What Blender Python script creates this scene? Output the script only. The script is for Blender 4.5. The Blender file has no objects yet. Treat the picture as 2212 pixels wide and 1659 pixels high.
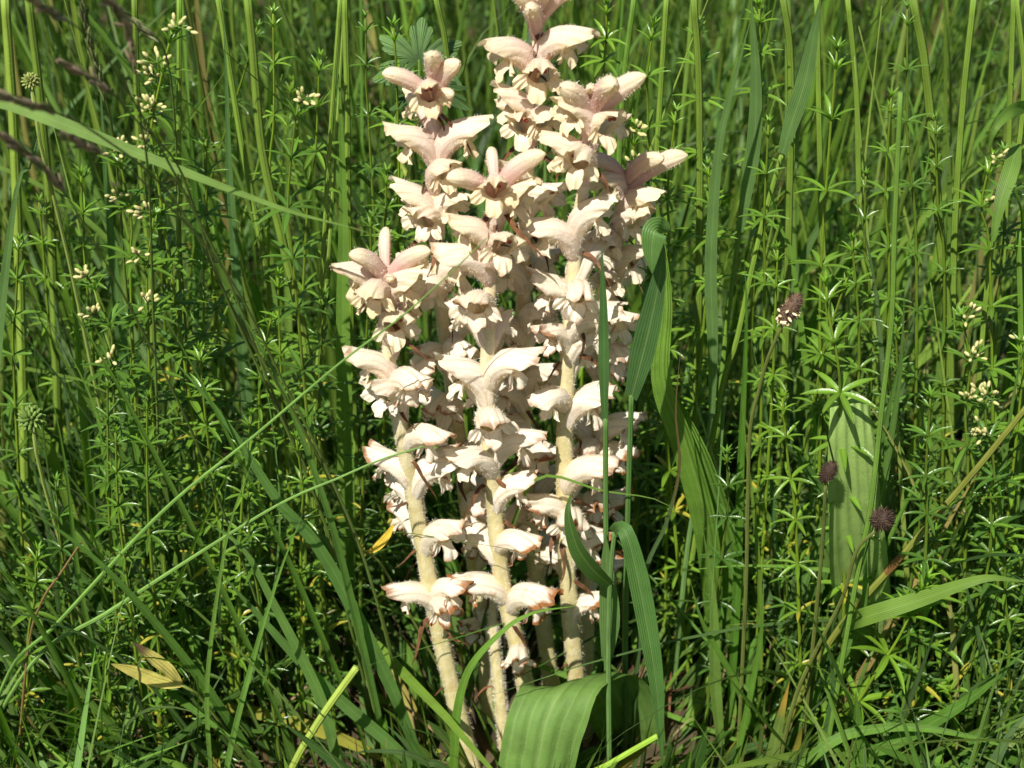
import bpy, math, random
import numpy as np
from mathutils import Vector, Matrix

R = math.radians
random.seed(7)
rng = np.random.default_rng(11)
scene = bpy.context.scene
COL = scene.collection

# ---------------------------------------------------------------- camera, sky, sun, exposure
CAM = np.array([0.0, -0.725, 0.697]); PITCH = R(32.3); LENS = 64.0
cam_d = bpy.data.cameras.new('camera'); cam = bpy.data.objects.new('camera', cam_d); COL.objects.link(cam)
cam.location = CAM; cam.rotation_euler = (math.pi/2 - PITCH, 0, 0)
cam_d.lens = LENS; cam_d.sensor_width = 36.0; cam_d.clip_start = 0.01; cam_d.clip_end = 300
cam_d.dof.use_dof = True; cam_d.dof.focus_distance = 0.85; cam_d.dof.aperture_fstop = 12.5
scene.camera = cam

SUN = Vector((-0.26, -0.56, 0.80)).normalized()          # direction towards the sun
world = bpy.data.worlds.new('World'); scene.world = world; world.use_nodes = True
wn = world.node_tree
sky = wn.nodes.new('ShaderNodeTexSky'); sky.sky_type = 'NISHITA'; sky.sun_disc = False
sky.sun_elevation = math.asin(SUN.z); sky.sun_rotation = math.atan2(SUN.x, SUN.y)
bg = wn.nodes['Background']; bg.inputs['Strength'].default_value = 0.05
wn.links.new(sky.outputs[0], bg.inputs[0])
sun_d = bpy.data.lights.new('sun', 'SUN'); sun_d.energy = 4.6; sun_d.angle = R(0.53); sun_d.color = (1.0, 0.97, 0.91)
sun = bpy.data.objects.new('sun', sun_d); COL.objects.link(sun); sun.location = (-2, -2, 5)
sun.rotation_euler = SUN.to_track_quat('Z', 'Y').to_euler()
vs = scene.view_settings; vs.view_transform = 'Standard'; vs.look = 'None'; vs.gamma = 1.0; vs.exposure = 0.87
scene.cycles.max_bounces = 7; scene.cycles.diffuse_bounces = 4; scene.cycles.transmission_bounces = 4

# ---------------------------------------------------------------- helpers
TH = 36.0/(2*LENS)
def P(x, y, Y):
    """point of the plane at depth Y (metres behind the flower clump) seen at picture place x, y (0..2212, 0..1659)"""
    nx = (x/2212-0.5)*2*TH; ny = -(y/1659-0.5)*2*TH*0.75
    c, s = math.cos(PITCH), math.sin(PITCH)
    d = np.array([nx, c+ny*s, -s+ny*c]); t = (Y-CAM[1])/d[1]
    return CAM+d*t
def mpp(p):
    c, s = math.cos(PITCH), math.sin(PITCH)
    v = np.asarray(p)-CAM
    return (v[1]*c-v[2]*s)*2*TH/2212
def proj(p):
    c, s = math.cos(PITCH), math.sin(PITCH)
    v = np.asarray(p)-CAM
    z = v[..., 1]*c-v[..., 2]*s; u = v[..., 1]*s+v[..., 2]*c
    return (v[..., 0]/z/(2*TH)+0.5)*2212, (0.5-u/z/(2*TH*0.75))*1659
def unit(v):
    v = np.asarray(v, float); return v/(np.linalg.norm(v, axis=-1, keepdims=True)+1e-12)
def spline(pts, n):
    p = np.asarray(pts, float)
    if len(p) == 2: return p[0]+(p[1]-p[0])*np.linspace(0, 1, n)[:, None]
    q = np.vstack([2*p[0]-p[1], p, 2*p[-1]-p[-2]])
    fine = []
    for i in range(len(p)-1):
        a, b, c, d = q[i:i+4]
        for t in np.linspace(0, 1, 12, endpoint=False):
            fine.append(0.5*(2*b+(c-a)*t+(2*a-5*b+4*c-d)*t*t+(3*b-a-3*c+d)*t**3))
    fine.append(p[-1]); fine = np.array(fine)
    s = np.concatenate([[0], np.cumsum(np.linalg.norm(np.diff(fine, axis=0), axis=1))])
    u = np.linspace(0, s[-1], n)
    return np.stack([np.interp(u, s, fine[:, k]) for k in range(3)], 1)
def grid_quads(n, m, off=0, wrap=False):
    i = np.arange(n-1)[:, None]; k = np.arange(m if wrap else m-1)[None, :]
    a = i*m+k; b = i*m+(k+1) % m
    return (np.stack([a, b, b+m, a+m], -1).reshape(-1, 4)+off)

class MB:
    def __init__(s): s.V = []; s.Q = []; s.T = []; s.U = []; s.C = []; s.n = 0
    def add(s, V, Q=None, T=None, U=None, C=(1, 1, 1)):
        V = np.asarray(V, float).reshape(-1, 3)
        if Q is not None and len(Q): s.Q.append(np.asarray(Q)+s.n)
        if T is not None and len(T): s.T.append(np.asarray(T)+s.n)
        s.V.append(V); s.U.append(np.zeros_like(V) if U is None else np.asarray(U, float).reshape(-1, 3))
        C = np.asarray(C, float)
        s.C.append(np.broadcast_to(C, V.shape) if C.ndim == 1 else C.reshape(-1, 3)); s.n += len(V)
        return s
    def mesh(s, name, mat, origin=None):
        V = np.vstack(s.V)
        if origin is not None: V = V-np.asarray(origin)
        Q = np.vstack(s.Q) if s.Q else np.zeros((0, 4), int); T = np.vstack(s.T) if s.T else np.zeros((0, 3), int)
        me = bpy.data.meshes.new(name); me.vertices.add(len(V)); me.vertices.foreach_set('co', V.astype('f4').ravel())
        loops = np.concatenate([Q.ravel(), T.ravel()]); me.loops.add(len(loops)); me.loops.foreach_set('vertex_index', loops.astype('i4'))
        st = np.concatenate([np.arange(len(Q))*4, len(Q)*4+np.arange(len(T))*3]); me.polygons.add(len(st))
        me.polygons.foreach_set('loop_start', st.astype('i4'))
        me.polygons.foreach_set('use_smooth', np.ones(len(st), bool))
        U = np.vstack(s.U); C = np.vstack(s.C)
        a = me.attributes.new('uvp', 'FLOAT_VECTOR', 'POINT'); a.data.foreach_set('vector', U.astype('f4').ravel())
        a = me.attributes.new('tint', 'FLOAT_COLOR', 'POINT')
        a.data.foreach_set('color', np.hstack([C, np.ones((len(C), 1))]).astype('f4').ravel())
        me.update(calc_edges=True); me.materials.append(mat)
        return me
    def build(s, name, mat, parent=None):
        o = bpy.data.objects.new(name, s.mesh(name, mat, parent.location if parent else None)); COL.objects.link(o)
        if parent: o.parent = parent
        return o
def tag(o, label=None, cat=None, group=None, kind=None):
    if label: o['label'] = label
    if cat: o['category'] = cat
    if group: o['group'] = group
    if kind: o['kind'] = kind
    return o
def thing(name, loc, label, cat, group=None):
    o = bpy.data.objects.new(name, None); COL.objects.link(o); o.location = loc; o.empty_display_size = 0.01
    return tag(o, label, cat, group)
def link(name, me, parent, M=None):
    o = bpy.data.objects.new(name, me); COL.objects.link(o); o.parent = parent
    if M is not None: o.matrix_basis = M
    return o

def frames(pts, roll=0.0):
    T = unit(np.gradient(pts, axis=0)); view = unit(CAM-pts)
    S = unit(np.cross(T, view)); N = np.cross(S, T)
    r = np.broadcast_to(roll, (len(pts),)); c, s = np.cos(r)[:, None], np.sin(r)[:, None]
    return T, S*c+N*s, N*c-S*s
def prof(kind, t):
    if kind == 'blade': return np.minimum(1, 0.55+1.6*t)*(1-np.clip((t-0.35)/0.65, 0, 1)**1.7)
    if kind == 'lance': return np.sin(np.pi*np.clip(t, 0, 1)**0.85)**0.75+0.02
    if kind == 'broad': return np.minimum(1, 0.25+2.4*t)*(1-np.clip((t-0.7)/0.3, 0, 1)**2.2)
    if kind == 'arch': return np.minimum(1, 0.4+1.0*t)*(1-np.clip((t-0.66)/0.34, 0, 1)**1.3)
    if kind == 'even': return np.ones_like(t)
    return np.minimum(1, 0.4+1.2*t)
def strip(mb, pts, width, kind='blade', roll=0.0, fold=0.25, n=26, across=5, color=(.1, .2, .04), wavy=0.0):
    p = spline(pts, n); t = np.linspace(0, 1, n); w = np.maximum(prof(kind, t), 0.012)*width/2
    T, S, N = frames(p, roll); a = np.linspace(-1, 1, across)
    wob = wavy*np.sin(t*23+random.random()*6)[:, None]*np.abs(a)[None]*np.sign(a)[None] if wavy else 0
    V = p[:, None]+S[:, None]*(a[None, :]*w[:, None])[..., None]+N[:, None]*((np.abs(a)[None]*fold+wob)*w[:, None])[..., None]
    U = np.zeros(V.shape); U[..., 0] = t[:, None]; U[..., 1] = a[None]; U[..., 2] = np.abs(a)[None]
    if isinstance(color[0], tuple):
        k = np.clip((t-color[2])/.12, 0, 1)[:, None, None]; color = np.broadcast_to((1-k)*np.array(color[0])+k*np.array(color[1]), V.shape)
    mb.add(V, grid_quads(n, across), U=U, C=color); return p
def tube(mb, pts, rad, sides=10, n=30, color=(.1, .2, .04), ridge=0.0, cap=True, spl=True):
    p = spline(pts, n) if spl else np.asarray(pts, float); n = len(p)
    r = np.interp(np.linspace(0, 1, n), np.linspace(0, 1, len(np.atleast_1d(rad))), np.atleast_1d(rad))
    T, S, N = frames(p); f = np.linspace(0, 2*np.pi, sides, endpoint=False)
    rr = r[:, None]*(1+ridge*np.cos(f*5+0.7))[None]
    V = p[:, None]+S[:, None]*(np.cos(f)[None]*rr)[..., None]+N[:, None]*(np.sin(f)[None]*rr)[..., None]
    U = np.zeros(V.shape); U[..., 0] = np.linspace(0, 1, n)[:, None]; U[..., 1] = f[None]/np.pi-1
    q = grid_quads(n, sides, wrap=True); tr = None
    V = V.reshape(-1, 3); U = U.reshape(-1, 3)
    if cap:
        k = len(V); V = np.vstack([V, p[-1]+T[-1]*r[-1]*0.4]); U = np.vstack([U, [1, 0, 0]])
        tr = [(k-sides+i, k-sides+(i+1) % sides, k) for i in range(sides)]
    mb.add(V, q, tr, U, color); return p
def ellipsoid(mb, c, r, axis=(0, 0, 1), nu=7, nv=8, color=(1, 1, 1)):
    ax = unit(axis); a = unit(np.cross(ax, [0.3, 0.9, 0.1])); b = np.cross(ax, a)
    th = np.linspace(0.02, np.pi-0.02, nu); ph = np.linspace(0, 2*np.pi, nv, endpoint=False)
    V = (np.cos(th)[:, None, None]*ax*r[2]+np.sin(th)[:, None, None]*(np.cos(ph)[None, :, None]*a*r[0]+np.sin(ph)[None, :, None]*b*r[1]))
    mb.add(V.reshape(-1, 3)+np.asarray(c), grid_quads(nu, nv, wrap=True), C=color)

# ---------------------------------------------------------------- materials
def nodes_for(name):
    m = bpy.data.materials.new(name); m.use_nodes = True; nt = m.node_tree
    b = nt.nodes['Principled BSDF']; return m, nt, b
def nd(nt, t, **kw):
    n = nt.nodes.new(t)
    for k, v in kw.items():
        if k.startswith('i_'): n.inputs[k[2:]].default_value = v
        else: setattr(n, k, v)
    return n
def math_n(nt, op, a, b=None, clamp=False):
    n = nd(nt, 'ShaderNodeMath', operation=op, use_clamp=clamp)
    for i, v in enumerate((a, b)):
        if v is None: continue
        if isinstance(v, (int, float)): n.inputs[i].default_value = v
        else: nt.links.new(v, n.inputs[i])
    return n.outputs[0]
def mix_c(nt, fac, a, b, mode='MIX'):
    n = nd(nt, 'ShaderNodeMix', data_type='RGBA', blend_type=mode)
    for i, v in ((0, fac), (6, a), (7, b)):
        if isinstance(v, (int, float)): n.inputs[i].default_value = v
        elif isinstance(v, tuple): n.inputs[i].default_value = (*v[:3], 1)
        else: nt.links.new(v, n.inputs[i])
    return n.outputs[2]
def smooth(nt, v, lo, hi):
    n = nd(nt, 'ShaderNodeMapRange', interpolation_type='SMOOTHSTEP'); nt.links.new(v, n.inputs[0])
    n.inputs[1].default_value = lo; n.inputs[2].default_value = hi; return n.outputs[0]
def finish(nt, b, col, trans, tcol_mul, rough, spec, bump=None, bdist=0.0003, bstr=0.5):
    nt.links.new(col, b.inputs['Base Color']); b.inputs['Roughness'].default_value = rough
    b.inputs['Specular IOR Level'].default_value = spec
    tr = nd(nt, 'ShaderNodeBsdfTranslucent'); nt.links.new(mix_c(nt, 1.0, col, tcol_mul, 'MULTIPLY'), tr.inputs[0])
    mx = nd(nt, 'ShaderNodeMixShader'); mx.inputs[0].default_value = trans
    nt.links.new(b.outputs[0], mx.inputs[1]); nt.links.new(tr.outputs[0], mx.inputs[2])
    nt.links.new(mx.outputs[0], nt.nodes['Material Output'].inputs[0])
    if bump is not None:
        bp = nd(nt, 'ShaderNodeBump'); bp.inputs['Distance'].default_value = bdist; bp.inputs['Strength'].default_value = bstr
        nt.links.new(bump, bp.inputs['Height']); nt.links.new(bp.outputs[0], b.inputs['Normal'])
def foliage(name, objcol=False, rough=0.45, spec=0.4, trans=0.35, veins=9.0, spots=0.3, vein_light=0.12, vary=0.35, bstr=0.5, tmul=(1.15, 1.5, .40), vlo=.55, hue=(.97, 1.05, .74)):
    m, nt, b = nodes_for(name)
    at = nd(nt, 'ShaderNodeAttribute', attribute_name='tint'); col = at.outputs[0]
    col = mix_c(nt, 1.0, col, hue, 'MULTIPLY'); info = nd(nt, 'ShaderNodeObjectInfo')
    if objcol: col = mix_c(nt, 1.0, info.outputs['Color'], col, 'MULTIPLY')
    uv = nd(nt, 'ShaderNodeAttribute', attribute_name='uvp'); sep = nd(nt, 'ShaderNodeSeparateXYZ'); nt.links.new(uv.outputs['Vector'], sep.inputs[0])
    geo = nd(nt, 'ShaderNodeNewGeometry')
    ns = nd(nt, 'ShaderNodeTexNoise'); ns.inputs['Scale'].default_value = 70; ns.inputs['Detail'].default_value = 3; nt.links.new(geo.outputs['Position'], ns.inputs['Vector'])
    n2 = nd(nt, 'ShaderNodeTexNoise'); n2.inputs['Scale'].default_value = 900; n2.inputs['Detail'].default_value = 2; nt.links.new(geo.outputs['Position'], n2.inputs['Vector'])
    br = math_n(nt, 'ADD', math_n(nt, 'MULTIPLY', ns.outputs[0], 2*vary), 1-vary)
    col = mix_c(nt, 1.0, col, nd_rgb(nt, br), 'MULTIPLY')
    w = math_n(nt, 'SINE', math_n(nt, 'ADD', math_n(nt, 'MULTIPLY', sep.outputs[1], veins*3.14159), math_n(nt, 'MULTIPLY', ns.outputs[0], 2.2)))
    col = mix_c(nt, math_n(nt, 'MULTIPLY', smooth(nt, w, vlo, 1.0), vein_light), col, (.45, .55, .22))
    mid = math_n(nt, 'SUBTRACT', 1.0, smooth(nt, math_n(nt, 'ABSOLUTE', sep.outputs[1]), 0.03, 0.14))
    col = mix_c(nt, math_n(nt, 'MULTIPLY', mid, vein_light*1.3), col, (.40, .50, .18))
    sp = smooth(nt, n2.outputs[0], 0.66, 0.74)
    col = mix_c(nt, math_n(nt, 'MULTIPLY', sp, spots), col, (.22, .17, .05))
    finish(nt, b, col, trans, tmul, rough, spec, math_n(nt, 'ADD', w, math_n(nt, 'MULTIPLY', n2.outputs[0], 1.2)), 0.00025, bstr)
    return m
def nd_rgb(nt, v):
    n = nd(nt, 'ShaderNodeCombineColor')
    for i in range(3): nt.links.new(v, n.inputs[i])
    return n.outputs[0]
M_grass = foliage('grass_blade', rough=0.48, spec=0.32, trans=0.42)
M_mass = foliage('meadow_grass', rough=0.5, spec=0.3, trans=0.42, spots=0.15, bstr=0.2)
M_culm = foliage('grass_culm', rough=0.42, spec=0.35, trans=0.12, veins=6, vein_light=0.10, spots=0.15)
M_galium = foliage('bedstraw_leaf', objcol=True, rough=0.31, spec=0.5, trans=0.35, veins=1.0, vein_light=0.05, spots=0.1, vary=0.25)
M_plantain = foliage('plantain_leaf', rough=0.62, spec=0.22, trans=0.3, veins=5.0, vein_light=0.09, spots=0.4, bstr=0.9, vlo=.90, vary=.45)
M_plain = foliage('meadow_plant', rough=0.6, spec=0.25, trans=0.2, veins=2, vein_light=0.0, spots=0.25)
M_dry = foliage('dry_leaf', rough=0.75, spec=0.15, trans=0.2, veins=4, vein_light=0.05, spots=0.5, tmul=(1.2, 1.0, .7), hue=(1, 1, 1))
def petal_material():
    m, nt, b = nodes_for('broomrape_petal')
    info = nd(nt, 'ShaderNodeObjectInfo'); oc = nd(nt, 'ShaderNodeSeparateColor'); nt.links.new(info.outputs['Color'], oc.inputs[0])
    pink, brown, yel = oc.outputs[0], oc.outputs[1], oc.outputs[2]
    uv = nd(nt, 'ShaderNodeAttribute', attribute_name='uvp'); sep = nd(nt, 'ShaderNodeSeparateXYZ'); nt.links.new(uv.outputs['Vector'], sep.inputs[0])
    u, v, e = sep.outputs
    tc = nd(nt, 'ShaderNodeTexCoord'); ofs = nd(nt, 'ShaderNodeVectorMath', operation='ADD'); nt.links.new(tc.outputs['Object'], ofs.inputs[0])
    rv = nd(nt, 'ShaderNodeCombineXYZ'); nt.links.new(math_n(nt, 'MULTIPLY', info.outputs['Random'], 37.0), rv.inputs[0]); nt.links.new(rv.outputs[0], ofs.inputs[1])
    n1 = nd(nt, 'ShaderNodeTexNoise'); n1.inputs['Scale'].default_value = 4.0; n1.inputs['Detail'].default_value = 4; nt.links.new(ofs.outputs[0], n1.inputs['Vector'])
    n2 = nd(nt, 'ShaderNodeTexNoise'); n2.inputs['Scale'].default_value = 22.0; n2.inputs['Detail'].default_value = 3; nt.links.new(ofs.outputs[0], n2.inputs['Vector'])
    col = mix_c(nt, smooth(nt, n1.outputs[0], .35, .7), (.85, .77, .60), (.88, .82, .69))
    col = mix_c(nt, math_n(nt, 'MULTIPLY', info.outputs['Random'], 0.22), col, (.74, .60, .38))
    pk = math_n(nt, 'MULTIPLY', pink, math_n(nt, 'SUBTRACT', 1.08, smooth(nt, u, 0.25, 1.15)), True)
    pk = math_n(nt, 'MULTIPLY', pk, math_n(nt, 'ADD', 0.45, math_n(nt, 'MULTIPLY', n1.outputs[0], 1.0)), True)
    gb = nd(nt, 'ShaderNodeNewGeometry'); pk = math_n(nt, 'MULTIPLY', pk, math_n(nt, 'SUBTRACT', 1.0, math_n(nt, 'MULTIPLY', gb.outputs['Backfacing'], 0.9)))
    col = mix_c(nt, pk, col, (.68, .37, .34))
    ve = math_n(nt, 'ABSOLUTE', math_n(nt, 'SINE', math_n(nt, 'ADD', math_n(nt, 'MULTIPLY', v, 25.0), math_n(nt, 'MULTIPLY', n1.outputs[0], 1.5))))
    col = mix_c(nt, math_n(nt, 'MULTIPLY', math_n(nt, 'SUBTRACT', 1.0, smooth(nt, ve, 0.03, 0.26)), 0.36), col, (.52, .30, .20))
    col = mix_c(nt, math_n(nt, 'MULTIPLY', math_n(nt, 'MULTIPLY', yel, smooth(nt, u, 0.55, 1.05)), 0.75), col, (.74, .60, .22))
    ed = math_n(nt, 'ADD', e, math_n(nt, 'MULTIPLY', math_n(nt, 'SUBTRACT', n1.outputs[0], 0.5), 0.9))
    ed = math_n(nt, 'ADD', ed, math_n(nt, 'MULTIPLY', math_n(nt, 'SUBTRACT', brown, 0.5), 0.34))
    col = mix_c(nt, math_n(nt, 'MULTIPLY', smooth(nt, ed, 0.80, 1.08), math_n(nt, 'ADD', 0.15, math_n(nt, 'MULTIPLY', brown, 1.0)), True), col, (.30, .12, .04))
    bl = math_n(nt, 'MULTIPLY', smooth(nt, n1.outputs[0], .58, .72), math_n(nt, 'MULTIPLY', brown, 0.6))
    col = mix_c(nt, bl, col, (.45, .26, .10))
    sk = smooth(nt, n2.outputs[0], .68, .76)
    col = mix_c(nt, math_n(nt, 'MULTIPLY', sk, math_n(nt, 'ADD', 0.03, math_n(nt, 'MULTIPLY', brown, 0.3))), col, (.40, .22, .10))
    h = math_n(nt, 'ADD', math_n(nt, 'MULTIPLY', ve, 0.8), math_n(nt, 'MULTIPLY', n2.outputs[0], 1.6))
    finish(nt, b, col, 0.38, (1.0, .95, .82), 0.55, 0.2, h, 0.0003, 0.6)
    return m
M_petal = petal_material()
def simple(name, c1, c2, scale, rough, spec=0.3, trans=0.0, bstr=0.4, stain=None):
    m, nt, b = nodes_for(name)
    geo = nd(nt, 'ShaderNodeNewGeometry')
    ns = nd(nt, 'ShaderNodeTexNoise'); ns.inputs['Scale'].default_value = scale; ns.inputs['Detail'].default_value = 5; nt.links.new(geo.outputs['Position'], ns.inputs['Vector'])
    at = nd(nt, 'ShaderNodeAttribute', attribute_name='tint')
    col = mix_c(nt, smooth(nt, ns.outputs[0], .3, .7), c1, c2); col = mix_c(nt, 1.0, col, at.outputs[0], 'MULTIPLY')
    if stain:
        n3 = nd(nt, 'ShaderNodeTexNoise'); n3.inputs['Scale'].default_value = scale*0.35; n3.inputs['Detail'].default_value = 3
        mp = nd(nt, 'ShaderNodeMapping'); mp.inputs['Scale'].default_value = (1, 1, 0.3); nt.links.new(geo.outputs['Position'], mp.inputs[0]); nt.links.new(mp.outputs[0], n3.inputs['Vector'])
        col = mix_c(nt, math_n(nt, 'MULTIPLY', smooth(nt, n3.outputs[0], .55, .70), 0.7), col, stain)
    finish(nt, b, col, trans, (1, .95, .8), rough, spec, ns.outputs[0], 0.0006, bstr); return m
M_stem = simple('broomrape_stem', (.49, .41, .18), (.60, .52, .28), 160, 0.55, 0.3, 0.06, stain=(.42, .26, .09))
M_hair = simple('gland_hair', (.84, .78, .62), (.90, .86, .74), 50, 0.3, 0.5, 0.3)
M_bract = simple('brown_bract', (.055, .025, .012), (.15, .066, .028), 260, 0.6, 0.25, 0.12)
M_stigma = simple('stigma', (.16, .025, .015), (.26, .05, .025), 300, 0.4, 0.4)
M_bud = simple('cream_bud', (.46, .43, .16), (.60, .55, .25), 250, 0.5, 0.3, 0.2)
M_dark = simple('plantain_spike', (.016, .011, .009), (.045, .028, .018), 420, 0.7, 0.25)
M_anther = simple('anther', (.62, .47, .24), (.78, .64, .38), 300, 0.6)
M_seed = simple('seed_head', (.9, .9, .9), (1.1, 1.05, 1.0), 500, 0.6, 0.25, 0.15)
M_soil = simple('soil', (.035, .028, .016), (.09, .068, .036), 40, 0.9, 0.1, 0.0, 1.0)

# ---------------------------------------------------------------- ground
gx = np.concatenate([-np.geomspace(60, 1.6, 10), np.linspace(-1.5, 1.5, 91), np.geomspace(1.6, 60, 10)])
gy = np.concatenate([-np.geomspace(60, 1.1, 10), np.linspace(-1, 2.4, 103), np.geomspace(2.6, 60, 10)])
X, Y = np.meshgrid(gx, gy); Z = 0.006*np.sin(X*23)*np.sin(Y*19+1)+0.004*np.sin(X*61+2)*np.sin(Y*53)-0.008
g = MB().add(np.stack([X, Y, Z], -1), grid_quads(len(gy), len(gx))).build('ground', M_soil); tag(g, 'dark brown soil under the meadow', kind='structure')

# ---------------------------------------------------------------- broomrape flowers
def flower_mesh(seed, open_=1.0):
    r = np.random.default_rng(seed); mb = MB()
    nf, ns = 52, 18
    S = np.linspace(0, 1.0, 60); xx = np.clip((S-.12)/.88, 0, 1); th = np.radians(68+8*r.random()-(76+10*r.random())*xx*xx*(3-2*xx))
    ax = np.stack([np.cumsum(np.cos(th))/60, np.zeros(60), np.cumsum(np.sin(th))/60], 1); ax -= ax[0]
    tn = np.stack([np.cos(th), 0*th, np.sin(th)], 1); up = np.stack([-np.sin(th), 0*th, np.cos(th)], 1)
    def A(s): return np.stack([np.interp(s, S, ax[:, k]) for k in range(3)], -1)
    def Tn(s): return unit(np.stack([np.interp(s, S, tn[:, k]) for k in range(3)], -1))
    def Up(s): return unit(np.stack([np.interp(s, S, up[:, k]) for k in range(3)], -1))
    rad = lambda s: np.interp(s, [0, .06, .2, .45, .7, .9, 1.0], [.05, .09, .125, .152, .155, .142, .128])
    f = np.linspace(0, 2*np.pi, nf, endpoint=False)                 # 0 = lower side, pi = back of the hood
    d = (1-np.cos(f))/2; dors = d*d*(3-2*d)
    phs = r.random(4)*6.28
    send = 0.66+0.33*dors-0.06*np.exp(-((f-np.pi)/.17)**2)+0.025*np.sin(f*5+phs[0])*dors
    t = np.linspace(0, 1, ns)**0.9
    s = t[:, None]*send[None]; fl = np.clip((t[:, None]-0.72)/0.28, 0, 1)**1.6*dors[None]
    rr = rad(s)*(1+0.045*np.sin(3*f+phs[1])[None]*t[:, None]+0.035*np.sin(8*f+phs[3]+2.5*t[:, None]))
    ruf = (0.010+0.060*np.abs(np.sin(f))+0.028*np.sin(6*f+phs[2])+0.020*np.sin(11*f+phs[3]))[None]
    rr = rr+fl*ruf*1.25*open_
    wide = 1+0.10*np.sin(np.pi*np.clip(t, 0, 1))[:, None]
    V = A(s)+Up(s)*(-np.cos(f)[None]*rr)[..., None]+np.array([0, 1, 0])*(np.sin(f)[None]*rr*wide)[..., None]
    V += Tn(s)*(fl*0.05)[..., None]
    V[..., 2] += fl*0.03*np.sin(f*2+phs[0])[None]
    U = np.zeros(V.shape); U[..., 0] = t[:, None]*0.9; U[..., 1] = f[None]/(2*np.pi); U[..., 2] = np.clip((t[:, None]-0.55)/0.45, 0, 1)**1.4
    mb.add(V, grid_quads(ns, nf, wrap=True), U=U)
    # lower lip with three lobes
    lip = MB(); na, nb = 61, 9
    a = np.linspace(-1, 1, na); fa = a*R(78); sb = 0.645+0.33*(lambda q: q*q*(3-2*q))((1-np.cos(fa))/2)
    B = A(sb)+Up(sb)*(-np.cos(fa)*rad(sb)*0.98)[:, None]+np.array([0, 1, 0])*(np.sin(fa)*rad(sb)*1.08)[:, None]
    ln = np.zeros(na)
    for c, h, w in ((-0.70, .15, .26), (0, .21, .25), (0.70, .15, .26)):
        k = 1-((a-c)/w)**2; ln = np.maximum(ln, h*(0.85+0.3*r.random())*np.sqrt(np.clip(k, 0, 1)))
    ln = 0.035+ln*(1+0.06*np.sin(a*23+phs[1])+.02*np.sin(a*43+phs[2])); b = np.linspace(0, 1, nb)
    out = unit(np.stack([np.full(na, .95), a*1.05, np.full(na, -.25)], 1)); dn = unit(np.stack([np.full(na, .22), a*0.75, np.full(na, -1.0)], 1))
    cur = 0.75+0.35*r.random()
    path = np.zeros((nb, na, 3)); P0 = B.copy(); path[0] = P0
    for j in range(1, nb):
        k = min(1.0, (j/(nb-1))**0.8*cur*1.3); dr = unit(out*(1-k)+dn*k); path[j] = path[j-1]+dr*(ln/(nb-1))[:, None]
    lobes = np.abs(((a+1.05) % 0.70)/0.35-1)
    fan = (np.abs(np.where(np.abs(a) < .35, a, a-np.sign(a)*0.70)) / 0.33)
    path += (np.sin(a*31+phs[0])*0.030+np.sin(a*45+phs[3])*0.018)[None, :, None]*(b**2)[:, None, None]*unit(np.array([.7, 0, .7]))
    path[..., 1] += (np.where(np.abs(a) < .35, a, a-np.sign(a)*0.70)*0.16)[None]*(b**1.3)[:, None]
    path[..., 1] += (np.where(np.abs(a) < .35, 0, np.sign(a))*.045)[None]*(b**1.2)[:, None]
    U = np.zeros(path.shape); U[..., 0] = 0.75+0.3*b[:, None]; U[..., 1] = (fa/(2*np.pi))[None]*1.2; U[..., 2] = np.clip(b[:, None]**1.3+0.0*a[None], 0, 1)
    lip.add(path, grid_quads(nb, na)[:, ::-1], U=U)
    # gland hairs on the back and sides of the tube
    hr = MB(); Vt = V.reshape(-1, 3); k = r.integers(nf*2, nf*(ns-2), 340); n3 = unit(Vt[k]-A(s).reshape(-1, 3)[k])
    k2 = np.clip(k+r.integers(0, 2, 340)*nf, 0, len(Vt)-1); base = Vt[k]+(Vt[k2]-Vt[k])*r.random((340, 1))+r.normal(0, .008, (340, 3))*0.6
    dr = unit(n3+r.normal(0, .25, (340, 3))); sd = unit(np.cross(dr, r.normal(0, 1, (340, 3))))*0.0024; L = (0.022+0.018*r.random((340, 1)))
    hv = np.stack([base-sd-dr*0.01, base+sd-dr*0.01, base+dr*L], 1).reshape(-1, 3); hr.add(hv, None, np.arange(340*3).reshape(-1, 3))
    st = MB(); c = A(np.array([0.80]))[0]
    ellipsoid(st, c+[0.035, 0.036, 0.05], (.034, .030, .030)); ellipsoid(st, c+[0.035, -0.034, 0.05], (.034, .030, .030))
    tube(st, [A(np.array([.35]))[0], A(np.array([.65]))[0]+[0, 0, .05], c+[0.02, 0, .06]], [.014, .018], sides=6, n=7, color=(4.6, 19., 22.))
    return mb.mesh('flower', M_petal), lip.mesh('lower_lip', M_petal), hr.mesh('hairs', M_hair), st.mesh('stigma', M_stigma)
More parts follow.
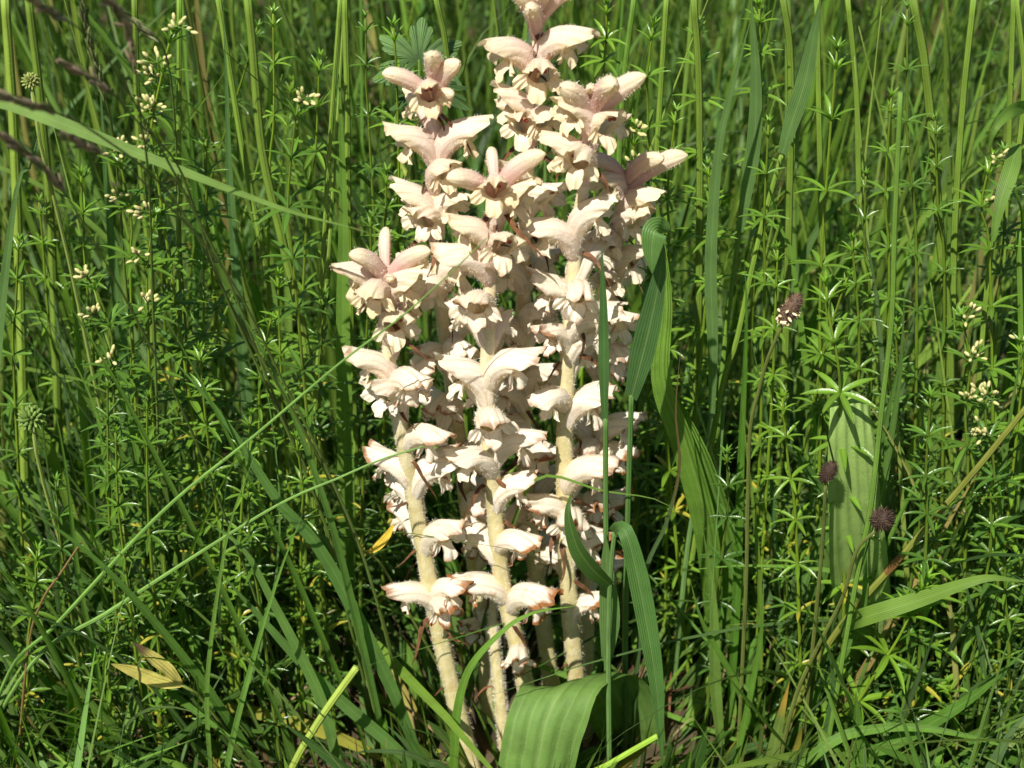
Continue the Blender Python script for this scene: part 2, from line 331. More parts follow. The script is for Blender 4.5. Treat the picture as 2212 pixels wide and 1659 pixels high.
def bud_mesh(seed):
    r = np.random.default_rng(seed); mb = MB(); ns, nf = 18, 24
    S = np.linspace(0, 1, 60); th = np.radians(64-52*S**1.3); ax = np.stack([np.cumsum(np.cos(th))/60, 0*S, np.cumsum(np.sin(th))/60], 1); ax -= ax[0]
    t = np.linspace(0, 1, ns); c = np.stack([np.interp(t, S, ax[:, k]) for k in range(3)], 1); tht = np.interp(t, S, th)
    up = np.stack([-np.sin(tht), 0*t, np.cos(tht)], 1); f = np.linspace(0, 2*np.pi, nf, endpoint=False)
    rad = np.interp(t, [0, .08, .3, .6, .85, .95, 1.0], [.05, .08, .10, .118, .105, .062, .012])
    rr = rad[:, None]*(1+0.06*np.sin(3*f+r.random()*6)[None]+0.03*np.sin(7*f+r.random()*6)[None])
    V = c[:, None]+up[:, None]*(-np.cos(f)[None]*rr)[..., None]+np.array([0, 1, 0])*(np.sin(f)[None]*rr)[..., None]
    U = np.zeros(V.shape); U[..., 0] = t[:, None]*1.0; U[..., 1] = f[None]/(2*np.pi); U[..., 2] = np.clip((t[:, None]-.7)/.3, 0, 1)*0.8
    mb.add(V, grid_quads(ns, nf, wrap=True), U=U)
    hr = MB(); Vt = V.reshape(-1, 3); k = r.integers(nf, nf*(ns-2), 340); n3 = unit(Vt[k]-np.repeat(c, nf, 0)[k])
    base = Vt[k]+r.normal(0, .01, (340, 3)); dr = unit(n3+r.normal(0, .25, (340, 3))); sd = unit(np.cross(dr, r.normal(0, 1, (340, 3))))*0.0024
    hv = np.stack([base-sd-dr*.01, base+sd-dr*.01, base+dr*(0.018+0.018*r.random((340, 1)))], 1).reshape(-1, 3); hr.add(hv, None, np.arange(340*3).reshape(-1, 3))
    return mb.mesh('bud', M_petal), hr.mesh('hairs', M_hair)
FLOWERS = [flower_mesh(100+i, 0.6+0.9*((i*7) % 10)/10) for i in range(16)]
BUDS = [bud_mesh(300+i) for i in range(5)]
def bract_mesh(seed):
    r = np.random.default_rng(seed); mb = MB(); n = 12; t = np.linspace(0, 1, n)
    x = 0.05+0.40*t*(0.8+0.4*r.random()); z = -0.10-0.05*t-(0.25+0.4*r.random())*t**2; y = 0.10*np.sin(t*5+r.random()*6)*t
    p = np.stack([x, y, z], 1); w = 0.055*np.sin(np.pi*np.clip(t*0.93+0.07, 0, 1))**0.6*(1-t*0.55)
    tw = (r.random()-.5)*3*t; sv = np.stack([0*t, np.cos(tw), np.sin(tw)], 1); nv = np.stack([-np.ones(n)*.4, 0*t, np.ones(n)*.6], 1)
    V = np.stack([p-sv*w[:, None]+nv*w[:, None]*.5, p, p+sv*w[:, None]+nv*w[:, None]*.5], 1)
    mb.add(V, grid_quads(n, 3), C=tuple(np.array([1, 1, 1])*(0.7+0.7*r.random()))); return mb.mesh('bract', M_bract)
BRACTS = [bract_mesh(500+i) for i in range(9)]

UNIT = 0.0325                                                   # length of one flower, metres
def put_flower(root, A, dx, tang, size, age, back=False, bud=False, lift=0.0, tilt=None):
    """A attach point on the stem; dx wanted sideways reach in metres; age 0 fresh .. 1 withered"""
    L = UNIT*size*(1.04 if bud else 1.0); cx = max(-0.97, min(0.97, dx/(L*(.42 if bud else 0.74 if abs(dx) < .0095 else .60)))); al = math.acos(cx)
    az = al if back else -al                                   # angle in the ground plane from +x
    tl = tilt if tilt is not None else random.uniform(-8, 10)+(6*age-1-7*abs(cx) if not bud else 0)
    M = Matrix.Translation(Vector(A)-root.location) @ Matrix.Rotation(az+random.uniform(-.12, .12), 4, 'Z') @ Matrix.Rotation(R(tl-lift), 4, 'Y') @ \
        Matrix.Rotation(random.uniform(-.16, .16), 4, 'X') @ Matrix.Diagonal((L, L*random.uniform(.93, 1.08), L*random.uniform(.95, 1.05), 1))
    pink = max(0.0, 0.5-1.1*age)*random.uniform(.7, 1.15)+(0.10 if bud else 0.04); br = 0.24+0.75*max(0, age-0.1)+random.uniform(-.15, .25); yl = max(0, 0.7-1.9*age)*(0.6 if bud else 1)
    if bud: pink = min(1, pink+0.14)
    c = (min(1, pink), min(1, max(0.02, br)), yl, 1)
    if bud:
        me, hr = random.choice(BUDS); o = link('bud', me, root, M); o.color = c; h = link('hairs', hr, o); h['kind'] = 'stuff'
    else:
        me, lp, hr, st = random.choice(FLOWERS); o = link('flower', me, root, M); o.color = c
        l = link('lower_lip', lp, o); l.color = c; h = link('hairs', hr, o); h['kind'] = 'stuff'
        if age < 0.8: link('stigma', st, o)
    if random.random() < (0.5 if not bud else 0.7): link('bract', random.choice(BRACTS), o, Matrix.Scale(random.uniform(.75, 1.15), 4) @ Matrix.Rotation(random.uniform(-.5, .5), 4, 'Z'))
    return o
def broomrape(pts, Ys, widths, label, buds, flowers, scales=()):
    w3 = np.array([P(x, y, Yv) for (x, y), Yv in zip(pts, Ys)])
    last = w3[-1]; dirn = unit(w3[-1]-w3[-2])
    if last[2] > -0.015: w3 = np.vstack([w3, last+dirn*(last[2]+0.015)/max(0.3, -dirn[2])])
    cl = spline(w3, 64); root = thing('broomrape', (cl[-1][0], cl[-1][1], 0.0), label, 'wildflower', None)
    n = 64; sides = 20; rad = np.interp(np.linspace(0, 1, n), np.linspace(0, 1, len(widths)), widths)/2*.92*mpp(cl[30])
    rad *= 1+0.02*np.sin(np.arange(n)*0.7+random.random()*6)+0.012*np.sin(np.arange(n)*2.3)
    mb = MB(); tube(mb, cl, rad*0.97, sides=sides, ridge=0.05, spl=False, cap=True, color=(1, 1, 1))
    C = np.ones((mb.n, 3)); tt = np.clip(np.repeat(np.linspace(0, 1, n), sides), 0, 1); tt = np.append(tt, 1)
    k = np.clip((0.45-tt)/0.45, 0, 1)[:, None]; C = (1-k)*np.array([1, 1, 1])+k*np.array([1.22, 1.24, 1.7]); mb.C = [C]
    mb.build('stem', M_stem, root)
    # short gland hairs standing out from the stem
    T, S, N = frames(cl); m = 3800; i = rng.integers(1, n-2, m); f = rng.random(m)*2*np.pi; fr = rng.random((m, 1))
    nr = S[i]*np.cos(f)[:, None]+N[i]*np.sin(f)[:, None]; base = cl[i]*(1-fr)+cl[i+1]*fr+nr*(rad[i]*0.97)[:, None]*0.98
    dr = unit(nr+rng.normal(0, .22, (m, 3))); sd = unit(np.cross(dr, rng.normal(0, 1, (m, 3))))*0.00008
    hv = np.stack([base-sd, base+sd, base+dr*(0.0009+0.0009*rng.random((m, 1)))], 1).reshape(-1, 3)
    h = MB().add(hv, None, np.arange(m*3).reshape(-1, 3)).build('stem_hairs', M_hair, root); h['kind'] = 'stuff'
    px, py = proj(cl); top, bot = py[0], max(py[-1], 1500)
    def at(y):
        k = int(np.argmin(np.abs(py-y))); return cl[k], T[k], k
    for y, dx, sz in buds:
        A, tg, k = at(y); put_flower(root, A, dx*mpp(A)*0.9, tg, sz, 0.0, back=(dx == 0 or sz < 0), bud=True, lift=4) if sz > 0 else put_flower(root, A, dx*mpp(A), tg, -sz, 0.0, back=False, bud=True, lift=0)
    for fl in flowers:
        y, dx, sz = fl[:3]; A, tg, k = at(y); age = max(0, min(1, (y-top-60)/(1350-top)))
        put_flower(root, A, dx*mpp(A), tg, sz*(1+.06*min(1, max(0, (y-450)/500))), age, back=len(fl) > 3)
    for y in range(max(640, int(top)+330), 1290 if 12 < len(flowers) < 21 else 0, 150):       # further flowers round the back and sides of the spike
        dx = random.choice((-1, 1))*random.uniform(45, 92); A, tg, k = at(y+random.uniform(-20, 20)); age = max(0, min(1, (y-top-60)/(1350-top)))
        put_flower(root, A, dx*mpp(A), tg, random.uniform(.9, 1.08), age, back=True)
    for y, sgn in scales:                                       # withered scale leaves low on the stem
        A, tg, k = at(y); sc = UNIT*0.62
        az = 0 if sgn > 0 else math.pi
        link('scale_leaf', random.choice(BRACTS), root, Matrix.Translation(Vector(A)-root.location) @ Matrix.Rotation(az-0.5*sgn, 4, 'Z') @ Matrix.Rotation(R(-40), 4, 'Y') @ Matrix.Scale(sc, 4))
    return root

broomrape([(836, 575), (835, 680), (847, 820), (880, 1000), (914, 1180), (955, 1390), (1008, 1610)], [-.012, -.012, -.010, -.006, -.003, 0, .0],
    [16, 30, 37, 40, 43, 46, 50], 'short broomrape with pinkish top buds, leaning outwards, crossed by thin grass blades',
    [(612, -62, 1.0), (618, 62, 1.0), (600, 0, .7), (612, 10, -.55)],
    [(655, -25, .95), (672, -100, 1.0), (702, -90, .75, 'b'), (690, 92, 1.05), (735, 32, 1.0), (722, 66, .85, 'b'), (842, -100, 1.0), (860, 55, 1.05), (900, -52, 1.05),
     (982, 62, 1.0), (1060, -80, .95, 'b'), (1085, 92, 1.05), (1208, 74, 1.1), (1315, -92, 1.0), (1300, 66, .9), (1140, -60, .9, 'b'), (1330, 40, .9), (930, -20, .8, 'b'), (790, 40, .8, 'b')], [(1078, -1), (1190, -1), (1370, 1), (1480, -1)])
broomrape([(1072, 380), (1066, 500), (1058, 640), (1054, 850), (1066, 1060), (1086, 1260), (1124, 1420), (1150, 1580)], [-.004, -.006, -.008, -.006, -.003, 0, .002, .006],
    [16, 30, 36, 40, 42, 44, 46, 48], 'broomrape with brown bract between its two top buds, standing before the tallest broomrape',
    [(425, -66, 1.05), (432, 80, 1.1), (400, 0, .6)],
    [(448, -10, 1.0), (552, -86, 1.05), (520, 100, 1.1), (615, -96, 1.1), (585, 28, 1.05), (700, -42, 1.1), (886, -104, 1.15), (838, 100, 1.15), (868, 62, .9, 'b'),
     (958, 22, 1.15), (1018, 100, 1.1), (1030, -74, 1.05), (1200, 72, .95), (1308, -104, 1.1), (1330, 82, 1.15), (1120, 90, 1.0), (1230, -60, .95, 'b'), (1432, -8, .85), (760, -66, .9, 'b'), (770, 40, .8, 'b'), (930, -60, .8, 'b')], [])
broomrape([(1284, 195), (1275, 290), (1262, 400), (1247, 500), (1232, 700), (1220, 950), (1224, 1200), (1243, 1440), (1258, 1560)], [.008, .008, .006, .006, .006, .008, .012, .016, .02],
    [16, 28, 34, 38, 41, 44, 46, 48, 50], 'thick broomrape with three spread top buds, dark twin stigmas on its front flowers',
    [(270, -58, 1.1), (262, 22, 1.15), (282, 92, 1.15), (228, 0, -.6)],
    [(312, -80, 1.0), (332, 50, 1.05), (405, -98, 1.05), (398, -38, 1.15), (522, 104, 1.1), (572, -102, 1.1), (660, 16, 1.05), (702, -92, 1.05), (752, 102, 1.1),
     (770, -56, .9), (930, 84, 1.05), (878, -58, .95), (1058, 100, 1.15), (1158, -14, 1.05), (1120, -80, 1.0), (1240, 88, 1.0), (1350, 86, .9), (830, 60, .8, 'b')], [(1420, -1)])
broomrape([(1162, 20), (1158, 110), (1150, 240), (1142, 350), (1132, 600), (1132, 880), (1142, 1100), (1172, 1330), (1192, 1480)], [.03, .03, .03, .03, .03, .032, .034, .036, .04],
    [16, 26, 32, 36, 38, 40, 42, 44, 46], 'tallest broomrape, its bud tip above all the others, middle of the clump',
    [(70, -48, 1.1), (66, 52, 1.1), (40, 10, .9), (88, -14, -1.0)],
    [(172, -92, 1.1), (156, 92, 1.15), (205, 12, 1.1), (296, -92, 1.1), (325, -40, 1.0), (312, 50, 1.0), (440, -70, 1.0), (470, 62, 1.0), (560, 44, 1.0),
     (630, -60, 1.0), (745, -64, 1.0), (720, 50, .95), (858, 60, 1.0), (880, -70, 1.0), (1008, 44, 1.0), (970, -66, 1.0), (1128, -40, 1.0), (1118, 34, 1.0), (1230, 60, .9)], [(1415, -1)])
broomrape([(938, 200), (944, 290), (942, 380), (938, 480), (952, 640), (966, 760), (990, 930), (1014, 1150), (1040, 1330), (1052, 1480)], [.022, .022, .022, .022, .024, .026, .028, .03, .032, .036],
    [16, 26, 30, 33, 34, 35, 36, 38, 40, 42], 'broomrape with a pointed yellow-tipped star of top buds, behind the short pinkish one',
    [(238, -66, .95), (240, 54, 1.0), (212, -4, .95), (225, 20, -.7)],
    [(262, 6, 1.0), (318, -60, .9, 'b'), (380, -92, 1.05), (368, 102, 1.15), (412, 58, .95), (508, -94, 1.05), (525, -50, 1.0), (490, 66, .95), (618, 60, 1.0), (640, -50, 1.0),
     (796, 44, 1.0), (806, -50, 1.0), (905, -34, 1.0), (1005, 52, 1.0), (1105, 44, 1.0), (1385, -40, .85), (1200, 40, .9)], [])
broomrape([(1362, 350), (1346, 430), (1330, 520), (1318, 620), (1306, 760), (1292, 980), (1278, 1150), (1268, 1330), (1266, 1500)], [.034, .034, .034, .034, .036, .038, .04, .04, .042],
    [14, 24, 30, 34, 36, 38, 40, 40, 42], 'broomrape behind the upright blue-green grass shoots, brownish-pink top',
    [(408, 40, 1.0), (420, 88, 1.1), (405, -52, .9)],
    [(440, -50, .9), (498, 66, 1.0), (528, 60, 1.05), (566, -46, 1.0), (628, 76, 1.05), (655, -40, .95), (800, 42, 1.05), (840, 72, 1.0), (968, 84, 1.05), (990, -36, .9), (1005, 56, 1.0), (1100, 14, 1.0),
     (1160, 100, 1.1), (1210, -44, .9), (720, 60, 1.0)], [(1280, 1)])
broomrape([(1062, 1250), (1066, 1360), (1078, 1480), (1090, 1600)], [.018, .018, .016, .014], [18, 26, 30, 32],
    'thin flowerless broomrape shoot low at the foot of the clump', [(1275, -30, .7)], [(1400, -36, .7, 'b')], [(1330, 1), (1480, -1)])

# ---------------------------------------------------------------- single grass blades and shoots that stand out
BLUE = (.115, .195, .075); MIDG = (.130, .225, .042); YEL = (.165, .245, .042); DARK = (.050, .105, .026); BRIGHT = (.160, .290, .050); STRAW = (.46, .36, .17); OLIVE = (.130, .190, .032)
MARKS = [('the nodding grass heads', 120, 300), ('the cream budded bedstraw', 330, 480), ('the green buttercup seed head', 90, 905), ('the yellow withered leaves', 310, 1440), ('the cut grass stalk', 720, 1520), ('the short broomrape', 760, 800), ('the buttercup leaf', 880, 130), ('the olive culms', 560, 200),
    ('the folded grass shoot', 1430, 560), ('the anther-ringed plantain head', 1708, 668), ('the pale plantain leaf', 1850, 950), ('the round black plantain head', 1906, 1122), ('the broad leaf of the reddish stalk', 2020, 1290), ('the tall broomrapes', 1300, 150), ('the bent back blades', 2150, 400), ('the tall fresh bedstraw', 1800, 300), ('the level glossy blade', 1650, 1230), ('the low corner blades', 2000, 1570), ('the slanting thin blades', 480, 1150), ('the pale shining grass head', 300, 60), ('the crossing blue-green blades', 1590, 250), ('the light culm', 690, 620)]
def near(x, y): return min(MARKS, key=lambda m: (m[1]-x)**2+(m[2]-y)**2)[0]
def near2(x, y): q = sorted(MARKS, key=lambda m: (m[1]-x)**2+(m[2]-y)**2); return q[0][0]+' and '+q[1][0]
USED = set()
def uniq(*labs):
    for l in labs:
        if l not in USED and len(l.split()) < 17: USED.add(l); return l
    return labs[0]
TONE = lambda f: 'dark glossy' if f < .33 else 'mid green' if f < .67 else 'fresh light green'
def path(pts, Y):
    Ys = [Y]*len(pts) if isinstance(Y, (int, float)) else list(np.interp(np.linspace(0, 1, len(pts)), np.linspace(0, 1, len(Y)), Y))
    return [P(x, y, k) for (x, y), k in zip(pts, Ys)]
def to_ground(w3):
    """first point is the foot: carry it down into the soil"""
    w3 = [np.asarray(p) for p in w3 if p[2] > -0.004]
    a = w3[0]; d = unit(w3[0]-w3[1]); d = unit(d+np.array([0, 0, -0.6])); d = d if d[2] < -.5 else unit(np.array([d[0]*.4, d[1]*.4, -1]))
    if a[2] > 0.0: w3 = [a+d*((a[2]+0.012)/max(0.35, -d[2]))]+w3
    return w3
def blade(pts, Y, wpx, color, label, kind='blade', roll=0.0, fold=0.25, ground=True, name='grass_strand', cat='grass blade', mat=None, group=None, n=40, wavy=0.0):
    w3 = path(pts, Y); w = wpx*mpp(w3[len(w3)//2])
    if ground: w3 = to_ground(w3)
    mb = MB(); strip(mb, w3, w, kind, roll, fold, n=n, across=7, color=color, wavy=wavy)
    o = mb.build(name, mat or M_grass); c = w3[0]; o.location = c
    co = np.empty(len(o.data.vertices)*3, 'f4'); o.data.vertices.foreach_get('co', co); o.data.vertices.foreach_set('co', (co.reshape(-1, 3)-c).astype('f4').ravel())
    return tag(o, label, cat, group)
def shoot(stem, Ys, wpx, leaves, label, color=MIDG, name='grass_shoot', group=None, node=None, top_w=0.8):
    """a culm with leaf blades: leaves = [(points, Y, width, colour, roll)] all joined to one plant"""
    w3 = to_ground(path(stem, Ys)); root = thing(name, (w3[0][0], w3[0][1], 0), label, 'grass', group)
    r = wpx/2*mpp(w3[len(w3)//2]); mb = MB(); tube(mb, w3, [r, r, r*top_w], sides=9, n=44, color=color, ridge=0.06); mb.build('culm', M_culm, root)
    for pts, Yv, w, colr, rl in leaves:
        q = path(pts, Yv); mb = MB(); strip(mb, q, w*mpp(q[len(q)//2]), 'blade', rl, 0.25, n=36, across=7, color=colr); mb.build('leaf', M_grass, root)
    if node:
        for k in node:
            cc = spline(w3, 200); qx, qy = proj(cc); i = int(np.argmin((qx-k[0])**2+(qy-k[1])**2)); mb = MB(); tube(mb, cc[i-5:i+6], [r*1.02, r*1.1, r*1.3, r*1.1, r*1.02], 10, color=k[3], spl=False, cap=False); mb.build('node', M_culm, root)
    return root

blade([(-330, 700), (-260, 380), (-140, 225), (-20, 212), (120, 262), (250, 312), (400, 372), (530, 422), (650, 464), (740, 486), (806, 506)], [.03, .0, -.02, -.03, -.04, -.05, -.05], 40, (.16, .245, .070), 'long broad arching grass blade pointing at the flowers, tip touching a broomrape', roll=0.15, fold=0.14, n=60, kind='arch')
shoot([(20, 1452), (120, 1350), (350, 1106), (545, 945), (737, 782), (860, 690), (960, 602), (1052, 514)], [-.03, -.055, -.06, -.06, -.06], 9.5, [], 'long thin bright blade slanting across the short broomrape up to the next stem', (.15, .27, .07), 'grass_strand', top_w=.2)
shoot([(70, 1432), (240, 1318), (573, 1106), (737, 1030), (830, 990), (917, 964)], [-.03, -.05, -.055, -.05], 10, [], 'thin bright blade slanting low to the short broomrape stem', (.16, .27, .08), 'grass_strand', top_w=.35)
shoot([(1312, 1560), (1310, 1400), (1310, 1250), (1308, 1050), (1308, 905)], [-.012, -.02, -.022], 13, [([(1308, 908), (1306, 870), (1305, 760), (1304, 660), (1300, 528)], -.022, 24, (.060, .135, .050), .25), ([(1312, 1420), (1318, 1330), (1312, 1240), (1308, 1150)], -.024, 46, BLUE, .2)],
      'upright blue-green grass shoot standing before the broomrape stems', (.085, .165, .05))
shoot([(1350, 1560), (1350, 1400), (1355, 1150), (1364, 855)], [.004, -.012, -.02], 13, [([(1364, 858), (1380, 800), (1405, 700), (1425, 600), (1432, 530), (1428, 502)], [-.020, -.024, -.022], 58, (.055, .120, .045), .35), ([(1428, 504), (1425, 497), (1414, 502), (1408, 540), (1409, 592)], [-.022, -.034, -.036], 56, (.095, .18, .06), .0)],
      'grass shoot with its broad blade folded over at the top', (.075, .15, .045))
shoot([(1316, 1640), (1314, 1400), (1318, 1250), (1328, 1142)], [-.03, -.035], 12, [([(1326, 1150), (1336, 1141), (1352, 1150), (1372, 1220), (1396, 1340), (1418, 1480), (1432, 1660)], [-.036, -.05, -.055, -.06], 46, (.085, .175, .055), .15), ([(1235, 1060), (1228, 1110), (1246, 1180), (1280, 1230), (1316, 1262)][::-1], [-.035, -.045, -.045, -.035], 44, DARK, .5)],
      'grass shoot with a long grey-green blade hanging forwards to the ground', BLUE)
blade([(1080, 1210), (1110, 1130), (1140, 1060), (1178, 1000)], .02, 16, DARK, 'dark green blade slipping behind the front broomrape stems', ground=True)
blade([(1060, 1340), (1110, 1130), (1170, 1030), (1300, 1060), (1420, 1080), (1490, 1130)], [.03, .0, -.02, -.02, -.02], 12, MIDG, 'thin twisted grass blade bending over right behind the blue-green shoots', roll=.4, ground=True)
blade([(1380, 1400), (1395, 1235), (1440, 1130), (1468, 1010), (1460, 900), (1464, 820), (1473, 735)], [.0, -.01, -.01], 12, ((.07, .12, .055), (.13, .075, .04), .62), 'thin blade beside the tall plantain leaf, grey-green below and dead brown above', kind='blade', roll=.4)
blade([(982, 1640), (990, 1530), (1018, 1440), (1085, 1365), (1150, 1325), (1252, 1308)], [-.035, -.045, -.045, -.04], 22, BRIGHT, 'bright green grass blade arching across the foot of the broomrapes', roll=.35, fold=.4)
blade([(960, 1660), (930, 1650), (880, 1628), (800, 1622), (736, 1634)], [-.05, -.055], 22, (.06, .105, .035), 'dark drooping grass blade lying low before the clump', roll=.3)
shoot([(600, 1740), (640, 1640), (700, 1540), (770, 1442)], [-.06, -.05], 16, [], 'thick yellow-green cut grass stalk with a blunt end', (.30, .36, .08), top_w=1.0)
shoot([(1230, 1702), (1325, 1645), (1420, 1590)], [-.055, -.05], 13, [], 'short bright green cut stalk beside the folded plantain leaf', (.24, .36, .05), top_w=1.0)
shoot([(1640, 1660), (1740, 1480), (1818, 1350), (1935, 1215), (2030, 1105), (2120, 1000), (2225, 870)], [.02, .0, -.01, -.02, -.03], 15, [([(1816, 1368), (1840, 1345), (1880, 1330), (1990, 1295), (2090, 1260), (2145, 1249), (2225, 1258)], [-.004, -.03, -.04, -.04], 42, (.15, .235, .045), .35)],
      'leaning grass stalk with a reddish node and one broad leaf', (.19, .19, .045), node=[(1932, 1218, -.012, (.16, .07, .03))])
blade([(2120, 1250), (2020, 1246), (1900, 1236), (1820, 1236), (1740, 1226), (1600, 1222), (1478, 1232)], [.05, .01, -.0], 20, BRIGHT, 'glossy light green blade lying level, tip towards the broomrapes', roll=-.3, fold=.1)
blade([(1830, 1660), (1995, 1572), (2108, 1500), (2225, 1396)], [-.03, -.05], 34, (.09, .19, .03), 'broad dark green blade rising from the low corner of the meadow', roll=.2)
blade([(1700, 1690), (1800, 1600), (1900, 1573), (1995, 1573), (2100, 1592), (2230, 1630)], [-.05, -.04, -.05], 24, (.13, .25, .04), 'light blade bowing low and ending outside the meadow edge', roll=-.25)
blade([(2130, 1690), (2180, 1590), (2230, 1530)], -.06, 34, (.10, .16, .08), 'grey-green blade sticking up in the low corner', roll=.2)
blade([(1660, 1690), (1680, 1580), (1706, 1470)], -.03, 30, ((.16, .22, .06), (.50, .28, .06), .72), 'blade with a dried orange tip beside the dark plantain stalk', roll=.2, fold=.4)
blade([(1720, 1580), (1780, 1480), (1860, 1340), (1870, 1180), (1885, 1100)], [.0, -.01, -.015], 20, (.10, .20, .04), 'hairy grass leaf clasping the leaning reddish stalk', roll=.3)
# tall blades and culms among the bedstraw to the right of the flowers
UP = 'tall upright grass culm in the meadow beside the broomrapes'; UPG = 'upright grass culms around the broomrapes'
shoot([(1470, 1330), (1490, 1150), (1538, 893)], .05, 12, [([(1538, 893), (1540, 750), (1536, 553), (1552, 330), (1575, 215), (1622, 40)], .045, 28, BLUE, .15)], 'grass shoot with a long blue-green blade, second behind the folded blade', BLUE)
shoot([(1480, 1300), (1555, 860), (1590, 740), (1618, 610), (1650, 470), (1690, 330)], .07, 13, [([(1690, 332), (1712, 260), (1738, 180), (1756, 90), (1774, -10)], .068, 40, (.10, .175, .065), .3)], 'grass shoot whose pale blade leaves its culm half way up', YEL)
shoot([(1530, 1250), (1560, 800), (1590, 553), (1600, 480)], .085, 12, [([(1598, 500), (1612, 420), (1630, 300), (1633, 160), (1622, -10)], .08, 32, BLUE, .2)], 'tall grass shoot with a straight blue-green blade crossing a pale one', MIDG)
blade([(1720, 620), (1695, 520), (1660, 400), (1632, 322)], .06, 20, BRIGHT, 'bright green blade bent down among the bedstraw stems', ground=True)
blade([(2010, 1100), (2040, 700), (2052, 553), (2048, 310), (2025, 200)], .10, 24, (.14, .22, .05), 'pale straight grass blade with a fine tip behind the bedstraw', roll=.2)
shoot([(2080, 1250), (2140, 545), (2190, 380), (2212, 180), (2195, -10)], .06, 13, [([(2196, 310), (2185, 360), (2160, 440), (2140, 540)], [.055, .03, .02], 36, (.14, .23, .05), .2), ([(2230, 228), (2185, 238), (2150, 275), (2132, 330)], [.05, .02, .02], 34, (.15, .25, .05), .5)], 'grass shoot with two blades bent back down', YEL)
for st, Yv, w, c in [([(1500, 1000), (1510, 600), (1510, 200), (1498, -10)], .08, 17, OLIVE), ([(1690, 900), (1702, 553), (1708, 150), (1690, -10)], .12, 17, OLIVE), ([(2052, 820), (2030, 500), (2000, 160), (1970, -10)], .09, 22, OLIVE), ([(2050, 900), (2062, 500), (2080, 220), (2104, -10)], .10, 16, YEL),
                     ([(1850, 1250), (1880, 1100), (1905, 880), (1926, 690), (1932, 500), (1945, 200)], -.03, 12, MIDG), ([(1788, 1000), (1790, 690), (1778, 553), (1770, 300), (1764, -10)], .13, 14, YEL), ([(1640, 1200), (1660, 900), (1690, 500), (1760, 60), (1768, -10)], .14, 13, MIDG),
                     ([(690, 1300), (665, 800), (617, 553), (567, 333), (545, 100), (534, -10)], .06, 21, OLIVE), ([(420, 1200), (400, 900), (388, 700), (386, 350), (387, -10)], .05, 12, (.15, .24, .04)), ([(660, 1150), (680, 900), (705, 420), (735, -10)], .05, 10, YEL), ([(765, 900), (752, 480), (750, 230), (744, -10)], .11, 15, YEL),
                     ([(990, 560), (967, 140), (940, -10)], .13, 15, OLIVE), ([(590, 1100), (588, 700), (520, 300), (470, -10)], .12, 14, YEL), ([(310, 1000), (330, 700), (300, 300), (290, -10)], .15, 15, OLIVE), ([(60, 1250), (45, 700), (30, 300), (10, -10)], .08, 22, (.20, .27, .05)), ([(130, 1000), (110, 500), (85, 200), (60, -10)], .14, 20, OLIVE),
                     ([(1395, 700), (1420, 300), (1440, -10)], .14, 14, YEL), ([(1330, 500), (1345, 200), (1370, -10)], .18, 14, MIDG), ([(1900, 900), (1860, 500), (1850, 200), (1830, -10)], .16, 14, YEL), ([(2140, 900), (2170, 500), (2190, -10)], .16, 14, YEL), ([(2190, 1200), (2205, 800), (2200, 500)], .07, 15, MIDG)]:
    shoot(st, [Yv, Yv-.01], w, [], ('thick ' if w > 16 else 'thin ' if w < 13 else '')+('olive' if c == OLIVE else 'yellow-green' if c == YEL else 'green')+' grass culm from '+near(*st[1])+' to '+near(*st[-1]), c, 'grass_culm', UPG)
blade([(742, 760), (742, 480), (738, 300), (730, 130)], .09, 40, (.15, .26, .05), 'broad light green blade upright behind the star-topped broomrape', roll=.1)
blade([(520, 700), (497, 400), (490, 200), (482, 10)], .10, 28, (.10, .185, .075), 'broad pale blue-green upright blade among the bedstraw', roll=.1)
blade([(255, 660), (235, 450), (222, 280), (215, 150)], .13, 30, (.09, .17, .06), 'upright broad blade behind the arching one', roll=.2)
blade([(20, 520), (60, 380), (85, 280)], .02, 40, BLUE, 'short broad grey-green blade under the nodding grass heads', roll=.3)
LB = 'narrow green blade leaning outwards before the meadow'; LBG = 'narrow blades leaning outwards beside the short broomrape'
for pts, Yv, w, c in [([(640, 1640), (560, 1450), (420, 1150), (280, 880), (170, 690), (75, 553)], [.0, -.03, -.05], 13, MIDG), ([(770, 1560), (640, 1250), (520, 1000), (420, 800), (330, 640)], [.0, -.02, -.03], 12, (.10, .19, .03)), ([(830, 1600), (760, 1300), (700, 1080), (600, 820), (450, 560)], [.0, -.02, -.02], 14, (.09, .17, .04)),
                      ([(900, 1620), (830, 1450), (700, 1200), (600, 1080), (480, 900), (360, 760)], [.01, -.01, -.02], 26, (.10, .19, .055)), ([(560, 1660), (420, 1450), (250, 1250), (120, 1140), (20, 1085)], [-.02, -.04, -.05], 17, (.08, .16, .03)), ([(880, 1640), (700, 1480), (560, 1330), (470, 1230)], [-.01, -.03], 24, (.11, .20, .06)),
                      ([(730, 1650), (690, 1500), (590, 1300), (520, 1180), (400, 1100)], [-.02, -.03], 22, (.12, .21, .06)), ([(455, 1660), (448, 1480), (475, 1250), (505, 1106), (560, 960)], [-.04, -.05], 9, (.13, .22, .05)), ([(490, 1660), (540, 1450), (600, 1250), (655, 1106)], [-.045, -.055], 11, (.14, .25, .06)), ([(300, 1400), (250, 1150), (210, 900), (120, 700)], [.0, -.01], 12, MIDG),
                      ([(420, 1400), (330, 1150), (290, 950), (230, 760), (160, 620)], [.02, .0], 15, (.12, .21, .04)), ([(220, 1500), (170, 1250), (140, 1000), (100, 800)], [-.01, -.02], 11, MIDG)]:
    blade(pts, [k-.012 for k in Yv], w*1.25, tuple(np.array(c)*1.2), ('broad' if w > 18 else 'narrow')+' green leaning blade from '+near(*pts[0])+' to '+near(*pts[-1]), roll=random.uniform(-.5, .5), group=LBG, fold=.3)
